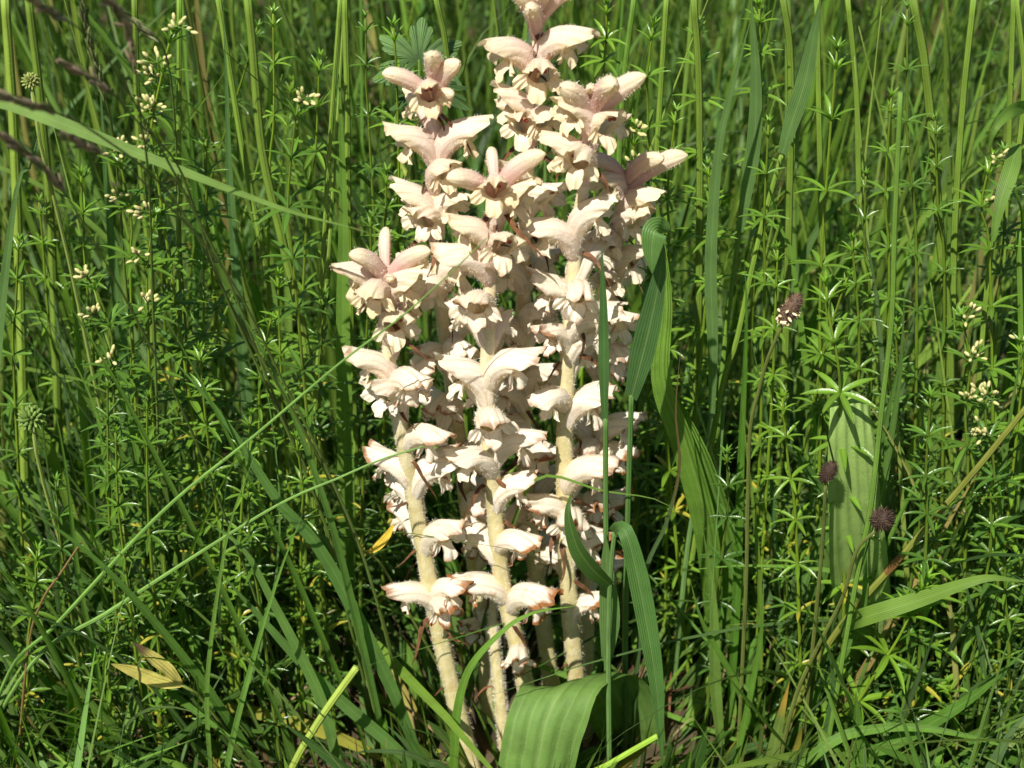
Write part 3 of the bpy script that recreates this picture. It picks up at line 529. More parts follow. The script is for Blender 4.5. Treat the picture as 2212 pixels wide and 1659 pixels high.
RB = 'narrow green blade standing in the meadow past the folded shoot'; RBG = 'narrow blades past the folded shoot'
for pts, Yv, w, c in [([(1570, 1600), (1590, 1300), (1600, 1000), (1612, 700), (1608, 553)], [.02, .01], 20, (.09, .20, .025)), ([(1640, 1600), (1640, 1250), (1610, 950), (1600, 830)], [.01, .0], 12, YEL), ([(1880, 1400), (1890, 1050), (1940, 800), (1975, 690), (2030, 620)], [.03, .02], 18, (.10, .18, .05)), ([(1860, 1350), (1920, 980), (1945, 800), (1955, 610)], [.035, .02], 22, (.11, .19, .055)),
                      ([(1760, 1300), (1790, 1100), (1740, 1000), (1705, 955)], [.04, .02], 30, (.10, .19, .05)), ([(1680, 1350), (1670, 1100), (1655, 900), (1620, 720)], [.05, .04], 14, (.08, .17, .06)), ([(2140, 1350), (2170, 1000), (2200, 800), (2225, 700)], [.02, .01], 18, (.12, .21, .05)), ([(1600, 1500), (1520, 1350), (1490, 1250)], [.0, -.01], 16, (.13, .25, .04)),
                      ([(1560, 1640), (1545, 1480), (1540, 1300), (1520, 1150)], [.0, .0], 26, (.16, .25, .06)), ([(1590, 1650), (1640, 1400), (1650, 1250)], [-.01, -.02], 14, (.13, .25, .04)), ([(2120, 1410), (2090, 1280), (2070, 1200)], [.0, -.01], 14, BLUE), ([(1770, 1660), (1800, 1500), (1790, 1400)], [-.02, -.03], 20, (.08, .16, .06))]:
    blade(pts, Yv, w, c, ('broad' if w > 18 else 'narrow')+' green blade standing with its tip beside '+near(*pts[-1]), roll=random.uniform(-.4, .4), group=RBG, fold=.3)
# nodding grass heads, leaning towards the camera
def seed_head(head, stem, Yh, Ys, label, color, wpx=13):
    pts = stem[::-1]+head[::-1]; Yv = list(np.linspace(Ys, (Ys+Yh)/2, len(stem)))+list(np.linspace((Ys+Yh)/2+(Yh-Ys)*.2, Yh, len(head)))
    w3 = to_ground([P(x, y, k) for (x, y), k in zip(pts, Yv)]); root = thing('nodding_grass', (w3[0][0], w3[0][1], 0), label, 'grass')
    r = 3.6*mpp(w3[len(w3)//2]); cl = spline(w3, 60); mb = MB(); tube(mb, cl, [r*1.2, r, r*.5], sides=7, color=(.10, .14, .035), spl=False); mb.build('culm', M_culm, root)
    L = np.array([P(x, y, Yh) for x, y in head]); hl = np.linalg.norm(L[0]-L[-1]); s = np.concatenate([[0], np.cumsum(np.linalg.norm(np.diff(cl, axis=0), axis=1))])
    d0 = s[-1]-hl*1.05; k = MB(); T = unit(np.gradient(cl, axis=0)); nsp = int(hl/0.0010)
    for i in range(nsp):
        u = d0+(s[-1]-d0)*(i+random.random()*.6)/nsp; c = np.array([np.interp(u, s, cl[:, q]) for q in range(3)]); tg = T[min(59, int(np.searchsorted(s, u)))]
        ax = unit(tg+np.array([random.gauss(0, .14) for _ in range(3)])); off = np.array([random.gauss(0, 1) for _ in range(3)])*r*.75; q = random.random()
        col = np.array(color)*(0.6+0.8*q); col = col if random.random() < .7 else np.array((.16, .20, .06))
        ellipsoid(k, c+off+ax*.002, (.00075, .00075, .0050), ax, 5, 5, tuple(col))
    o = k.build('spikelets', M_seed, root); o['kind'] = 'stuff'
    return root
PUR = (.36, .27, .18); GRN = (.14, .17, .06)
seed_head([(-20, 200), (60, 225), (140, 250), (200, 283)], [(330, 380), (420, 500), (520, 700), (640, 900), (740, 1100), (830, 1350)], -.17, .0, 'nodding purplish grass head running level into the picture over the arching blade', PUR)
seed_head([(-10, 285), (45, 320), (100, 367), (140, 417), (190, 500)], [(300, 700), (400, 900), (480, 1100), (570, 1350)], -.16, -.02, 'nodding purplish grass head lowest of all, below the arching blade', PUR)
seed_head([(140, 137), (195, 168), (250, 207), (292, 258)], [(380, 350), (430, 480), (480, 620), (560, 800), (650, 1000), (740, 1250)], -.12, .0, 'nodding brownish grass head just above the arching blade', PUR)
seed_head([(143, 297), (190, 315), (233, 337), (290, 375)], [(433, 517), (520, 640), (600, 800), (700, 1000), (800, 1250)], -.14, -.01, 'nodding brownish grass head crossing over the arching blade', PUR)
seed_head([(50, -10), (100, 20), (153, 50), (217, 105)], [(330, 290), (400, 420), (500, 620), (590, 850), (690, 1100)], -.15, .0, 'nodding purplish grass head with its tip above the meadow', PUR)
seed_head([(215, -15), (250, 17), (277, 67), (293, 150), (300, 233)], [(318, 350), (325, 470), (330, 650), (340, 900), (350, 1200)], -.12, -.0, 'dark upright grass head with a hanging tip', PUR)
seed_head([(180, 20), (195, 90), (210, 150), (235, 240)], [(245, 300), (260, 450), (280, 700)], .0, .06, 'green loose grass head standing behind the nodding ones', GRN)
seed_head([(250, 14), (283, 40), (320, 70), (352, 100)], [(372, 200), (385, 400), (400, 700)], -.02, .04, 'pale shining grass head nodding over the cream buds', (.34, .36, .17))
# ---------------------------------------------------------------- ribwort plantain
def leaf(pts, Ys, wpx, label, color, kind='broad', roll=0.0, fold=0.12, wavy=0.0, name='plantain_leaf', cat='leaf', mat=None, ground=True, n=44, group=None):
    w3 = path(pts, Ys); w = wpx*mpp(w3[len(w3)//2])
    if ground: w3 = to_ground(w3)
    mb = MB(); strip(mb, w3, w, kind, roll, fold, n=n, across=17, color=color, wavy=wavy)
    o = mb.build(name, mat or M_plantain); c = w3[0]; o.location = c
    co = np.empty(len(o.data.vertices)*3, 'f4'); o.data.vertices.foreach_get('co', co); o.data.vertices.foreach_set('co', (co.reshape(-1, 3)-c).astype('f4').ravel())
    return tag(o, label, cat, group)
PL = (.125, .205, .060)
def stalked(pts, Ys, wpx, label, color, roll=0.0):
    w3 = path(pts, Ys); root = thing('yellow_leaf', (w3[0][0], w3[0][1], 0), label, 'leaf'); mb = MB(); strip(mb, w3, wpx*mpp(w3[1]), 'lance', roll, .2, n=30, across=9, color=color, wavy=.08); mb.build('leaf_blade', M_dry, root)
    mb = MB(); tube(mb, to_ground([w3[0]+np.array([.006, .006, -.012]), w3[0]])[::1], [.0009, .0007], 6, 10, color=(.2, .24, .07)); mb.build('leaf_stalk', M_culm, root)
def arched_leaf(w3, W, label, color, drop=.18):
    """broad leaf with explicit cross direction, bent over a crest"""
    c = spline([q[0] for q in w3], 50); sd = spline([q[1] for q in w3], 50); t = np.linspace(0, 1, 50)
    w = W/2*np.minimum(1, .55+1.6*t)*(1-np.clip((t-.86)/.14, 0, 1)**2*.9); a = np.linspace(-1, 1, 21); T = unit(np.gradient(c, axis=0)); S = unit(sd-T*(sd*T).sum(1)[:, None]); N = np.cross(S, T)
    w = w*(1.12-.34*np.clip((t-.45)/.4, 0, 1)) if drop > .5 else w
    crease = 0.022*np.cos(a*np.pi*5)+0.10*a*a
    V = c[:, None]+S[:, None]*(a[None]*w[:, None])[..., None]+N[:, None]*(crease[None]*w[:, None]+0.06*W*np.sin(t*15)[:, None]*np.abs(a)[None]**3)[..., None]
    V[..., 2] -= (np.clip(t*2.2, 0, 1)*w)[:, None]*a[None]**2*drop
    U = np.zeros(V.shape); U[..., 0] = t[:, None]; U[..., 1] = a[None]
    mb = MB().add(V, grid_quads(50, 21), U=U, C=color); o = mb.build('plantain_leaf', M_plantain)
    b = c[0]; co = np.empty(len(o.data.vertices)*3, 'f4'); o.data.vertices.foreach_get('co', co); o.data.vertices.foreach_set('co', (co.reshape(-1, 3)-b).astype('f4').ravel()); o.location = b
    return tag(o, label, 'leaf')
lx = np.array
arched_leaf([(P(1395, 1690, .02), lx((.95, -.1, .35))), (P(1372, 1600, .012), lx((.95, -.1, .35))), (P(1342, 1520, .002), lx((.95, .05, .38))), (P(1290, 1462, -.010), lx((.95, .1, .34))), (P(1222, 1482, -.032), lx((.96, .12, .25))), (P(1180, 1550, -.046), lx((.98, .1, .12))), (P(1160, 1650, -.055), lx((.98, .1, .06))), (P(1148, 1760, -.058), lx((.98, .1, .04)))],
    .039, 'broad ribbed plantain leaf bent over at the foot of the broomrapes', PL)
leaf([(1545, 1340), (1530, 1150), (1480, 960), (1432, 820), (1440, 640), (1418, 425)], [.06, .03, .02, .018, .02], 62, 'tall hairy plantain leaf standing behind the folded grass shoot', (.135, .235, .04), 'lance', roll=.5, fold=.35)
leaf([(1600, 1400), (1570, 1180), (1520, 1000), (1470, 880), (1455, 840)], [.06, .03, .025], 95, 'ribbed plantain leaf spreading low behind the folded grass shoot', (.13, .225, .045), 'lance', roll=.7, fold=.2)
arched_leaf([(P(1895, 1470, .035), lx((1, .1, .0))), (P(1868, 1290, .01), lx((1, .05, .0))), (P(1850, 1080, -.015), lx((1, .05, .05))), (P(1842, 910, -.02), lx((1, .1, -.25))), (P(1838, 842, -.005), lx((1, .15, -.45))), (P(1838, 866, .03), lx((1, .2, -.45)))], .026, 'pale broad plantain leaf with strong ribs standing behind a plantain head', (.26, .35, .13), .6)
leaf([(1880, 1440), (1850, 1300), (1800, 1180), (1770, 1080)], [.06, .05, .04], 60, 'plantain leaf with pale ribs low behind the dark round plantain head', (.14, .24, .05), 'lance', roll=.3)
leaf([(1740, 1250), (1790, 1130), (1800, 1090), (1690, 950)], [.05, .04, .03], 40, 'narrow grey-green plantain leaf lying over behind the small plantain head', (.10, .19, .05), 'lance', roll=.4)
def plantain(head, hr, stalk, Yv, label, anthers=0, tilt=(0, 0, 1), tone=1.0):
    pts = stalk[::-1]; w3 = to_ground([P(x, y, k) for (x, y), k in zip(pts, np.linspace(Yv+.01, Yv, len(pts)))]); root = thing('ribwort_plantain', (w3[0][0], w3[0][1], 0), label, 'plantain', None)
    r = 5*mpp(w3[-1]); mb = MB(); tube(mb, w3, [r*1.1, r, r*.75], sides=10, n=50, color=(.11, .12, .035), ridge=.1); mb.build('stalk', M_culm, root)
    c = P(*head, Yv); m = mpp(c); a, h = hr[0]*m, hr[1]*m; ax = unit(tilt); mb = MB(); ellipsoid(mb, c, (a*.85, a*.85, h*.95), ax, 10, 12, (tone, tone*.92, tone*.8)); mb.build('head', M_dark, root)
    sp = MB(); e1 = unit(np.cross(ax, [.2, .9, .3])); e2 = np.cross(ax, e1)
    for i in range(230):
        th = math.acos(1-2*(i+.5)/230); ph = i*2.39996; n = e1*math.sin(th)*math.cos(ph)+e2*math.sin(th)*math.sin(ph)+ax*math.cos(th)
        b = c+(e1*math.sin(th)*math.cos(ph)+e2*math.sin(th)*math.sin(ph))*a*.82+ax*math.cos(th)*h*.93; n = unit(n+ax*.35+np.array([random.gauss(0, .15) for _ in range(3)])); s1 = unit(np.cross(n, [.1, .3, .9])); s2 = np.cross(n, s1); w = a*.075; Lg = a*random.uniform(.3, .62)
        q = random.uniform(.6, 2.6)*tone; sp.add([b+s1*w, b-s1*w*.5+s2*w*.87, b-s1*w*.5-s2*w*.87, b+n*Lg], None, [(0, 1, 3), (1, 2, 3), (2, 0, 3)], C=(q, q*.9, q*.8))
    o = sp.build('bracts', M_dark, root); o['kind'] = 'stuff'
    for i in range(anthers):
        ph = random.uniform(0, 6.28); z = random.uniform(-.95, .1); rr = math.sqrt(max(.05, 1-z*z)); b = c+(e1*math.cos(ph)+e2*math.sin(ph))*a*rr*1.15+ax*h*z
        mb = MB(); ellipsoid(mb, b, (m*3, m*3, m*random.uniform(5, 8)), [random.gauss(0, 1) for _ in range(3)], 6, 6); mb.build('anther', M_anther, root)
plantain((1708, 668), (19, 42), [(1690, 700), (1660, 770), (1640, 840), (1620, 930), (1615, 1100), (1610, 1300)], -.02, 'plantain head with cream anthers hanging round its lower half', 34, (.45, 0, .9), 2.6)
plantain((1789, 1020), (17, 29), [(1783, 1048), (1778, 1150), (1765, 1300)], -.035, 'small pointed dark plantain head before the pale plantain leaf', 0, (.35, -.1, .93))
plantain((1906, 1122), (24, 25), [(1892, 1146), (1850, 1190), (1820, 1290), (1770, 1390), (1720, 1500), (1690, 1620)], -.04, 'round black spiny plantain head on a dark leaning stalk', 0, (.3, -.5, .8))
# ---------------------------------------------------------------- low herbs
def palm_leaf(px, Y, rpx, label, color, tip=(0, -.5, .85), lobes=5, name='buttercup_leaf'):
    c = P(*px, Y); r0 = rpx*mpp(c); nz = unit(tip); e1 = unit(np.cross([0, 1, 0.01], nz)); e2 = np.cross(nz, e1); mb = MB(); n = 121; f = np.linspace(-2.5, 2.5, n); k = 7
    ph = (f+2.5)/5*lobes; lob = np.abs(np.sin(np.pi*ph))**.7; rr = r0*(.30+.55*lob+.17*np.abs(np.sin(np.pi*ph*3.0))*lob); t = np.linspace(0.02, 1, k)
    q = t[:, None]*rr[None]; V = c+e1*(np.sin(f)[None]*q)[..., None]+e2*(np.cos(f)[None]*q)[..., None]+nz*((0.10*np.cos(2*np.pi*ph)[None]*t[:, None]-.22*t[:, None]**2)*r0)[..., None]
    U = np.zeros(V.shape); U[..., 1] = (2*((ph*3) % 1)-1)[None]; U[..., 0] = t[:, None]; mb.add(V, grid_quads(k, n), U=U, C=color)
    root = thing(name, (c[0], c[1], 0), label, 'leaf'); mb.build('leaf_blade', M_plantain, root)
    mb = MB(); tube(mb, to_ground([c+np.array([.01, .02, -.10]), c+np.array([0, .01, -.04]), c]), [.0012, .0008], 6, 12, color=(.12, .2, .05)); mb.build('leaf_stalk', M_culm, root)
palm_leaf((905, 130), .12, 105, 'lobed grey-green buttercup leaf behind the star-topped broomrape', (.115, .19, .085), (0.05, -.75, .6))
palm_leaf((930, 190), .10, 95, 'dark lobed buttercup leaf seen edge on below the grey-green one', (.05, .10, .03), (0.0, -.15, 1))
stalked([(396, 1482), (340, 1470), (285, 1448), (240, 1434)], [-.035, -.05], 30, 'yellow withered leaf lying in the grass, smooth and whole', (.58, .50, .12), .2)
stalked([(394, 1480), (360, 1445), (315, 1410), (286, 1388)], [-.034, -.044], 28, 'yellow withered leaf with a curled brown tip', ((.55, .47, .12), (.22, .13, .07), .68), -.3)
stalked([(792, 1190), (806, 1188), (830, 1165), (852, 1130)], [.0, -.005], 18, 'small bright yellow leaf beside the short broomrape stem', (.65, .45, .05))
shoot([(60, 1410), (90, 1300), (130, 1240), (175, 1172)], [-.03, -.035], 6, [], 'thin reddish-brown dead stalk slanting in the low grass', (.20, .11, .06))
def spiky(px, Y, rpx, label, color):
    c = P(*px, Y); m = mpp(c); root = thing('seed_head', (c[0], c[1], 0), label, 'seed head'); mb = MB(); tube(mb, to_ground([c+np.array([.004, .01, -.12]), c+np.array([0, 0, -.03]), c]), [.0011, .0009], 7, 14, color=(.2, .24, .07)); mb.build('stalk', M_culm, root)
    k = MB()
    for i in range(46):
        th = math.acos(1-1.75*(i+.5)/46); ph = i*2.39996; n = np.array([math.sin(th)*math.cos(ph), math.sin(th)*math.sin(ph), math.cos(th)]); ellipsoid(k, c+n*rpx*m*.55, (rpx*m*.14, rpx*m*.14, rpx*m*.48), n+np.array([0, 0, .2]), 5, 6, tuple(np.array(color)*random.uniform(.7, 1.3)))
    o = k.build('achenes', M_seed, root); o['kind'] = 'stuff'
spiky((66, 176), .03, 21, 'small green spiky seed head near the nodding grass', (.25, .29, .08)); spiky((68, 905), -.01, 32, 'fresh green spiky buttercup seed head low in the grass', (.15, .24, .05))
# ---------------------------------------------------------------- bedstraw
def galium_leaf():
    mb = MB(); n = 8; t = np.linspace(0, 1, n); w = .085*np.sin(np.pi*np.clip(t*.94+.05, 0, 1)**.9)**.7; z = .05*np.sin(t*np.pi)-.10*t**2; a = np.array([-1, 0, 1.0])
    V = np.zeros((n, 3, 3)); V[..., 0] = t[:, None]; V[..., 1] = a[None]*w[:, None]; V[..., 2] = z[:, None]+np.abs(a)[None]*w[:, None]*.35
    U = np.zeros(V.shape); U[..., 0] = t[:, None]; U[..., 1] = a[None]; return mb.add(V, grid_quads(n, 3), U=U).mesh('leaf', M_galium)
GL = galium_leaf(); gv = np.array([v.co[:] for v in GL.vertices]); gq = grid_quads(8, 3); gu = np.zeros((24, 3)); gu[:, 0] = gv[:, 0]; gu[:, 1] = np.tile([-1, 0, 1], 8)
def galium(w3, label, group=None, leafsz=.017, gap=.032, buds=0, fine=True, fresh=None, top_open=True):
    """w3 foot to tip; whorls of narrow leaves up the stem"""
    cl = spline(w3, 40); root = thing('bedstraw', (cl[0][0], cl[0][1], 0), label, 'bedstraw', group); s = np.concatenate([[0], np.cumsum(np.linalg.norm(np.diff(cl, axis=0), axis=1))]); L = s[-1]
    fresh = random.random() if fresh is None else fresh
    base = np.array((.050, .115, .022))*(1-fresh)+np.array((.140, .240, .024))*fresh
    mb = MB(); tube(mb, cl, [.0011, .0009, .0005], 6, color=tuple(base*.8+np.array((.06, .05, .0))), spl=False); mb.build('stem', M_culm, root)
    T = unit(np.gradient(cl, axis=0)); u = L; g = gap*.22; k = 0; mass = MB()
    while u > .02:
        i = min(39, int(np.searchsorted(s, u))); c = np.array([np.interp(u, s, cl[:, q]) for q in range(3)]); t = T[i]; a = unit(np.cross(t, [.31, .84, .2])); b = np.cross(t, a)
        nl = random.choice((6, 7, 7, 8)); sz = leafsz*min(1, .42+.22*k)*random.uniform(.88, 1.12); el = R(max(8, 62-18*k)+random.uniform(-10, 10)); r0 = random.random()*6
        if u < L*.25 : sz *= .8
        for j in range(nl):
            f = r0+2*math.pi*j/nl+random.uniform(-.15, .15); e = el+random.uniform(-.22, .22); d = unit((a*math.cos(f)+b*math.sin(f))*math.cos(e)+t*math.sin(e)); sd = unit(np.cross(t, d)); nn = np.cross(d, sd); q = sz*random.uniform(.85, 1.1)
            top = max(0, 1-.3*k); cc = base*(1-.5*top)+np.array((.16, .30, .025))*.5*top; cc = cc*random.uniform(.8, 1.2); wd = 1.0 if k else 1.25
            if u < L*.5 and random.random() < .14: cc = np.array((.40, .33, .05))
            if fine:
                M = Matrix(((d[0]*q, sd[0]*q*wd, nn[0]*q, c[0]-root.location[0]), (d[1]*q, sd[1]*q*wd, nn[1]*q, c[1]-root.location[1]), (d[2]*q, sd[2]*q*wd, nn[2]*q, c[2]), (0, 0, 0, 1)))
                o = link('leaf', GL, root, M); o.color = (*cc, 1)
            else: mass.add(c+(gv[:, :1]*d+gv[:, 1:2]*sd*wd+gv[:, 2:]*nn)*q, gq, U=gu, C=tuple(cc))
        if not fine and k % 2 == 1: pass
        u -= g; k += 1; g = gap*min(1, .35+.2*k)*random.uniform(.8, 1.2)
    if not fine: mass.build('foliage', M_plainleaf, root)['kind'] = 'stuff'
    for j in range(buds):
        u = L-j*gap*.75; c = np.array([np.interp(max(u, 0), s, cl[:, q]) for q in range(3)]); side = unit(np.array([random.uniform(-1, 1), -.5, .9])); pd = MB(); o = c+side*random.uniform(.006, .012)*(1 if j else .6)
        ends = [o+np.array([random.gauss(0, .0027), random.gauss(0, .0027), random.gauss(0, .0022)]) for _ in range(random.randint(8, 13))]
        tube(pd, [c, o-side*.002], [.0004, .0003], 5, 4, color=tuple(base))
        for e in ends: tube(pd, [o-side*.002, e], [.0003, .0003], 4, 3, color=tuple(base))
        cl_o = pd.build('bud_stalks', M_culm, root)
        for e in ends:
            mb = MB(); ellipsoid(mb, e, (.0009, .0009, .0019), unit(e-o+side*.004), 6, 7); bo = mb.build('bud', M_bud); bo.data.transform(Matrix.Translation(-root.location)); bo.parent = cl_o
    return root
M_plainleaf = foliage('bedstraw_foliage', rough=0.31, spec=0.5, trans=0.35, veins=1.0, vein_light=0.05, spots=0.1, vary=0.25)
def gal_px(pts, Y, label, **kw): return galium(to_ground(path(pts, Y)), label, **kw)
gal_px([(345, 420), (325, 300), (352, 150), (372, 70)], .02, 'bedstraw with three heaps of cream buds under the pale grass head', buds=4, gap=.026)
gal_px([(330, 420), (310, 320), (335, 200), (340, 170)], .03, 'bedstraw topped by a dense cream bud cluster above the arching blade', buds=2, gap=.028)
gal_px([(285, 700), (285, 500), (270, 400), (255, 335)], .01, 'bedstraw with a small bud cluster just under the arching blade', buds=2)
gal_px([(330, 900), (320, 700), (318, 580), (332, 470)], .0, 'bedstraw with two cream bud clusters below the arching blade', buds=3)
gal_px([(262, 1050), (245, 850), (240, 720), (205, 620), (190, 600)], -.01, 'dark bedstraw with one opened cream flower in its bud cluster', buds=3, fresh=.15)
gal_px([(640, 640), (622, 460), (633, 300), (645, 225)], .02, 'dark glossy bedstraw with a tiny single bud tip beside the light culm', buds=1, fresh=.2)
gal_px([(2090, 1050), (2085, 900), (2095, 790), (2080, 690)], .03, 'bedstraw with two rounded cream bud heads beside a hairy culm', buds=3)
gal_px([(2150, 1060), (2130, 920), (2130, 860)], .01, 'bedstraw with few cream buds beside the leaning reddish stalk', buds=2)
gal_px([(2140, 620), (2120, 450), (2140, 350)], .05, 'bedstraw with pinkish white buds near the bent back blades', buds=2)
gal_px([(1395, 480), (1370, 340), (1368, 285)], .06, 'bedstraw with cream buds peeping out beside the three-budded broomrape', buds=2)
gal_px([(2200, 900), (2208, 780), (2205, 745)], .03, 'bedstraw with cream buds cut by the picture edge', buds=1)
gal_px([(1770, 1000), (1772, 620), (1790, 330), (1808, 110)], .05, 'tall fresh green bedstraw with wide spaced whorls', fresh=.7, gap=.042, leafsz=.016)
gal_px([(1790, 1560), (1838, 1535), (1900, 1440), (1945, 1370), (2000, 1250)], [-.02, -.03, -.03], 'bright green leaning bedstraw with big star-shaped whorls', fresh=1.0, gap=.034, leafsz=.021)
gal_px([(2030, 1500), (2015, 1250), (2020, 1150)], [.0, .0], 'fresh bedstraw with a star whorl over the broad leaf', fresh=.9, leafsz=.018)
gal_px([(1825, 1200), (1816, 950), (1812, 800), (1790, 680), (1785, 620)], [.0, -.03, -.03], 'fresh bedstraw crossing in front of the pale plantain leaf', fresh=.8, gap=.036)
FB = 'slender bedstraw with whorled narrow leaves standing in the meadow'; FBG = 'bedstraw standing among the grass'
spots = [(470, 1120, 430, 760), (520, 1150, 540, 900), (620, 1000, 600, 600), (560, 900, 585, 690), (430, 900, 440, 560), (240, 1180, 232, 820), (270, 1220, 250, 935), (330, 1250, 318, 860), (690, 900, 700, 640), (790, 780, 800, 470), (650, 1180, 640, 950),
         (150, 1300, 120, 1040), (60, 1400, 80, 1190), (240, 1560, 230, 1350), (300, 1620, 210, 1430), (110, 1640, 75, 1480), (420, 1500, 380, 1250), (560, 1300, 535, 1060), (190, 640, 175, 380), (470, 700, 445, 300), (580, 480, 590, 30), (660, 520, 690, 130), (800, 330, 790, 40), (30, 800, 40, 520),
         (1520, 700, 1530, 360), (1650, 700, 1660, 270), (1665, 900, 1680, 540), (1760, 860, 1830, 600), (1850, 900, 1840, 520), (1980, 600, 1960, 20), (2040, 640, 2020, 260), (1880, 700, 1870, 380), (1920, 650, 1925, 210), (1510, 460, 1505, 60), (1640, 350, 1640, 20), (2000, 1180, 2010, 860), (1720, 1150, 1690, 860), (1920, 1000, 1935, 700),
         (1970, 1240, 1990, 980), (2120, 1300, 2140, 1060), (2180, 1400, 2170, 1200), (1960, 1500, 1960, 1290), (1700, 1400, 1690, 1200), (2060, 1650, 2050, 1480), (1560, 1200, 1570, 980), (1445, 600, 1460, 240), (1400, 330, 1410, 60), (1300, 200, 1310, 10), (830, 560, 835, 380), (860, 300, 850, 60), (1860, 1660, 1880, 1520), (2160, 600, 2170, 330), (60, 1620, 30, 1400), (470, 1640, 440, 1500), (350, 1640, 345, 1520)]
seen = {}
for i, (bx, by, tx, ty) in enumerate(spots):
    fr = random.random(); lab = '%s bedstraw with whorled leaves beside %s' % (TONE(fr), near(tx, ty)); hgt = 'short ' if by-ty < 240 else 'tall '; lab = uniq(hgt+lab, hgt+TONE(fr)+' bedstraw between '+near2(tx, ty), hgt+'narrow-leaved '+TONE(fr)+' bedstraw near '+near(bx, by))
    d = .02+.09*max(0, (900-by))/900+random.uniform(0, .03) if by < 1100 else random.uniform(-.035, .01)
    gal_px([(bx, by), ((bx+tx)/2+random.uniform(-12, 12), (by+ty)/2), (tx, ty)], [d+.01, d], lab, group=FBG, fine=True, fresh=fr, leafsz=random.uniform(.010, .0155), gap=random.uniform(.024, .036))
def keep_clear(x, y, h):
    """no tall plant in front of the clump"""
    return (abs(x-.0) < .105 and y < .06 and h > .03 and y > -.25)
for i in range(48):
    y = .10+1.1*random.random()**1.3; x = random.uniform(-1, 1)*(.34+.36*y); h = random.uniform(.16, .36); fr = random.random(); tpx = proj(np.array([x, y, h])); lab = uniq('%s slender bedstraw deep in the meadow behind %s' % (TONE(fr), near(*tpx)), '%s far bedstraw behind %s' % (TONE(fr), near2(*tpx)), ('tall' if h > .26 else 'low')+' %s bedstraw far behind %s' % (TONE(fr), near(*tpx)))
    galium([np.array([x, y, -.01]), np.array([x+random.gauss(0, .012), y-.01, h*.5]), np.array([x+random.gauss(0, .03), y-.02-random.random()*.03, h])], lab, FBG, random.uniform(.010, .016), random.uniform(.024, .04), 1 if random.random() < .03 else 0, fine=False, fresh=fr)
# single blades and culms of the near meadow
PALEB = (.15, .22, .11)
for i in range(84):
    y = .05+.22*random.random()**.9; sx = random.choice((-1, 1)); x = sx*random.uniform(.03 if y > .12 else .17, .30+.42*y); h = random.uniform(.22, .42)*(1 if y > .1 else .8); ln = random.gauss(0, .09)+(-.05 if x < 0 else .02); tp = proj(np.array([x+ln, y, h*.7])); f = random.random()
    c = random.choice((BLUE, PALEB, MIDG, YEL, (.17, .26, .06))); wide = random.uniform(.0035, .0075)
    lab = uniq(('broad ' if wide > .0065 else 'slim ')+('blue-green' if c in (BLUE, PALEB) else 'yellow-green' if c == YEL else 'green')+' upright meadow blade beside '+near(*tp), 'upright '+('blue-green' if c in (BLUE, PALEB) else 'yellow-green' if c == YEL else 'green')+' meadow blade between '+near2(*tp))
    b0 = np.array([x, y, -.01]); kk = .35 if f < .3 else 0; w3 = [b0, b0+[ln*.2, -.004, h*.4], b0+[ln*.6, -.012, h*.8], b0+[ln+(.05*kk*sx), -.03-.06*kk, h*(1.02-kk*.25)]]
    if i % 3 == 2:
        root = thing('grass_culm', (x, y, 0), lab.replace('blade', 'culm'), 'grass', 'upright grass around the broomrapes'); mb = MB(); tube(mb, [b0, b0+[ln*.5, -.005, h*.5], b0+[ln, -.01, h*1.15]], [.0014, .0012, .0009, .0002], 8, 24, color=random.choice((OLIVE, YEL, (.22, .30, .07))), ridge=.06); mb.build('culm', M_culm, root)
        j = b0+[ln*.5, -.005, h*.5]; mb = MB(); ellipsoid(mb, j, (.0023, .0023, .003), (0, 0, 1), color=(.16, .13, .04)); mb.build('node', M_culm, root)
    else:
        mb = MB(); strip(mb, [p-b0 for p in w3] if False else w3, wide, 'blade', random.uniform(-.8, .8), .3, n=24, across=5, color=tuple(np.array(c)*random.uniform(.85, 1.2))); o = mb.build('grass_strand', M_grass); tag(o, lab, 'grass blade', 'upright grass around the broomrapes')
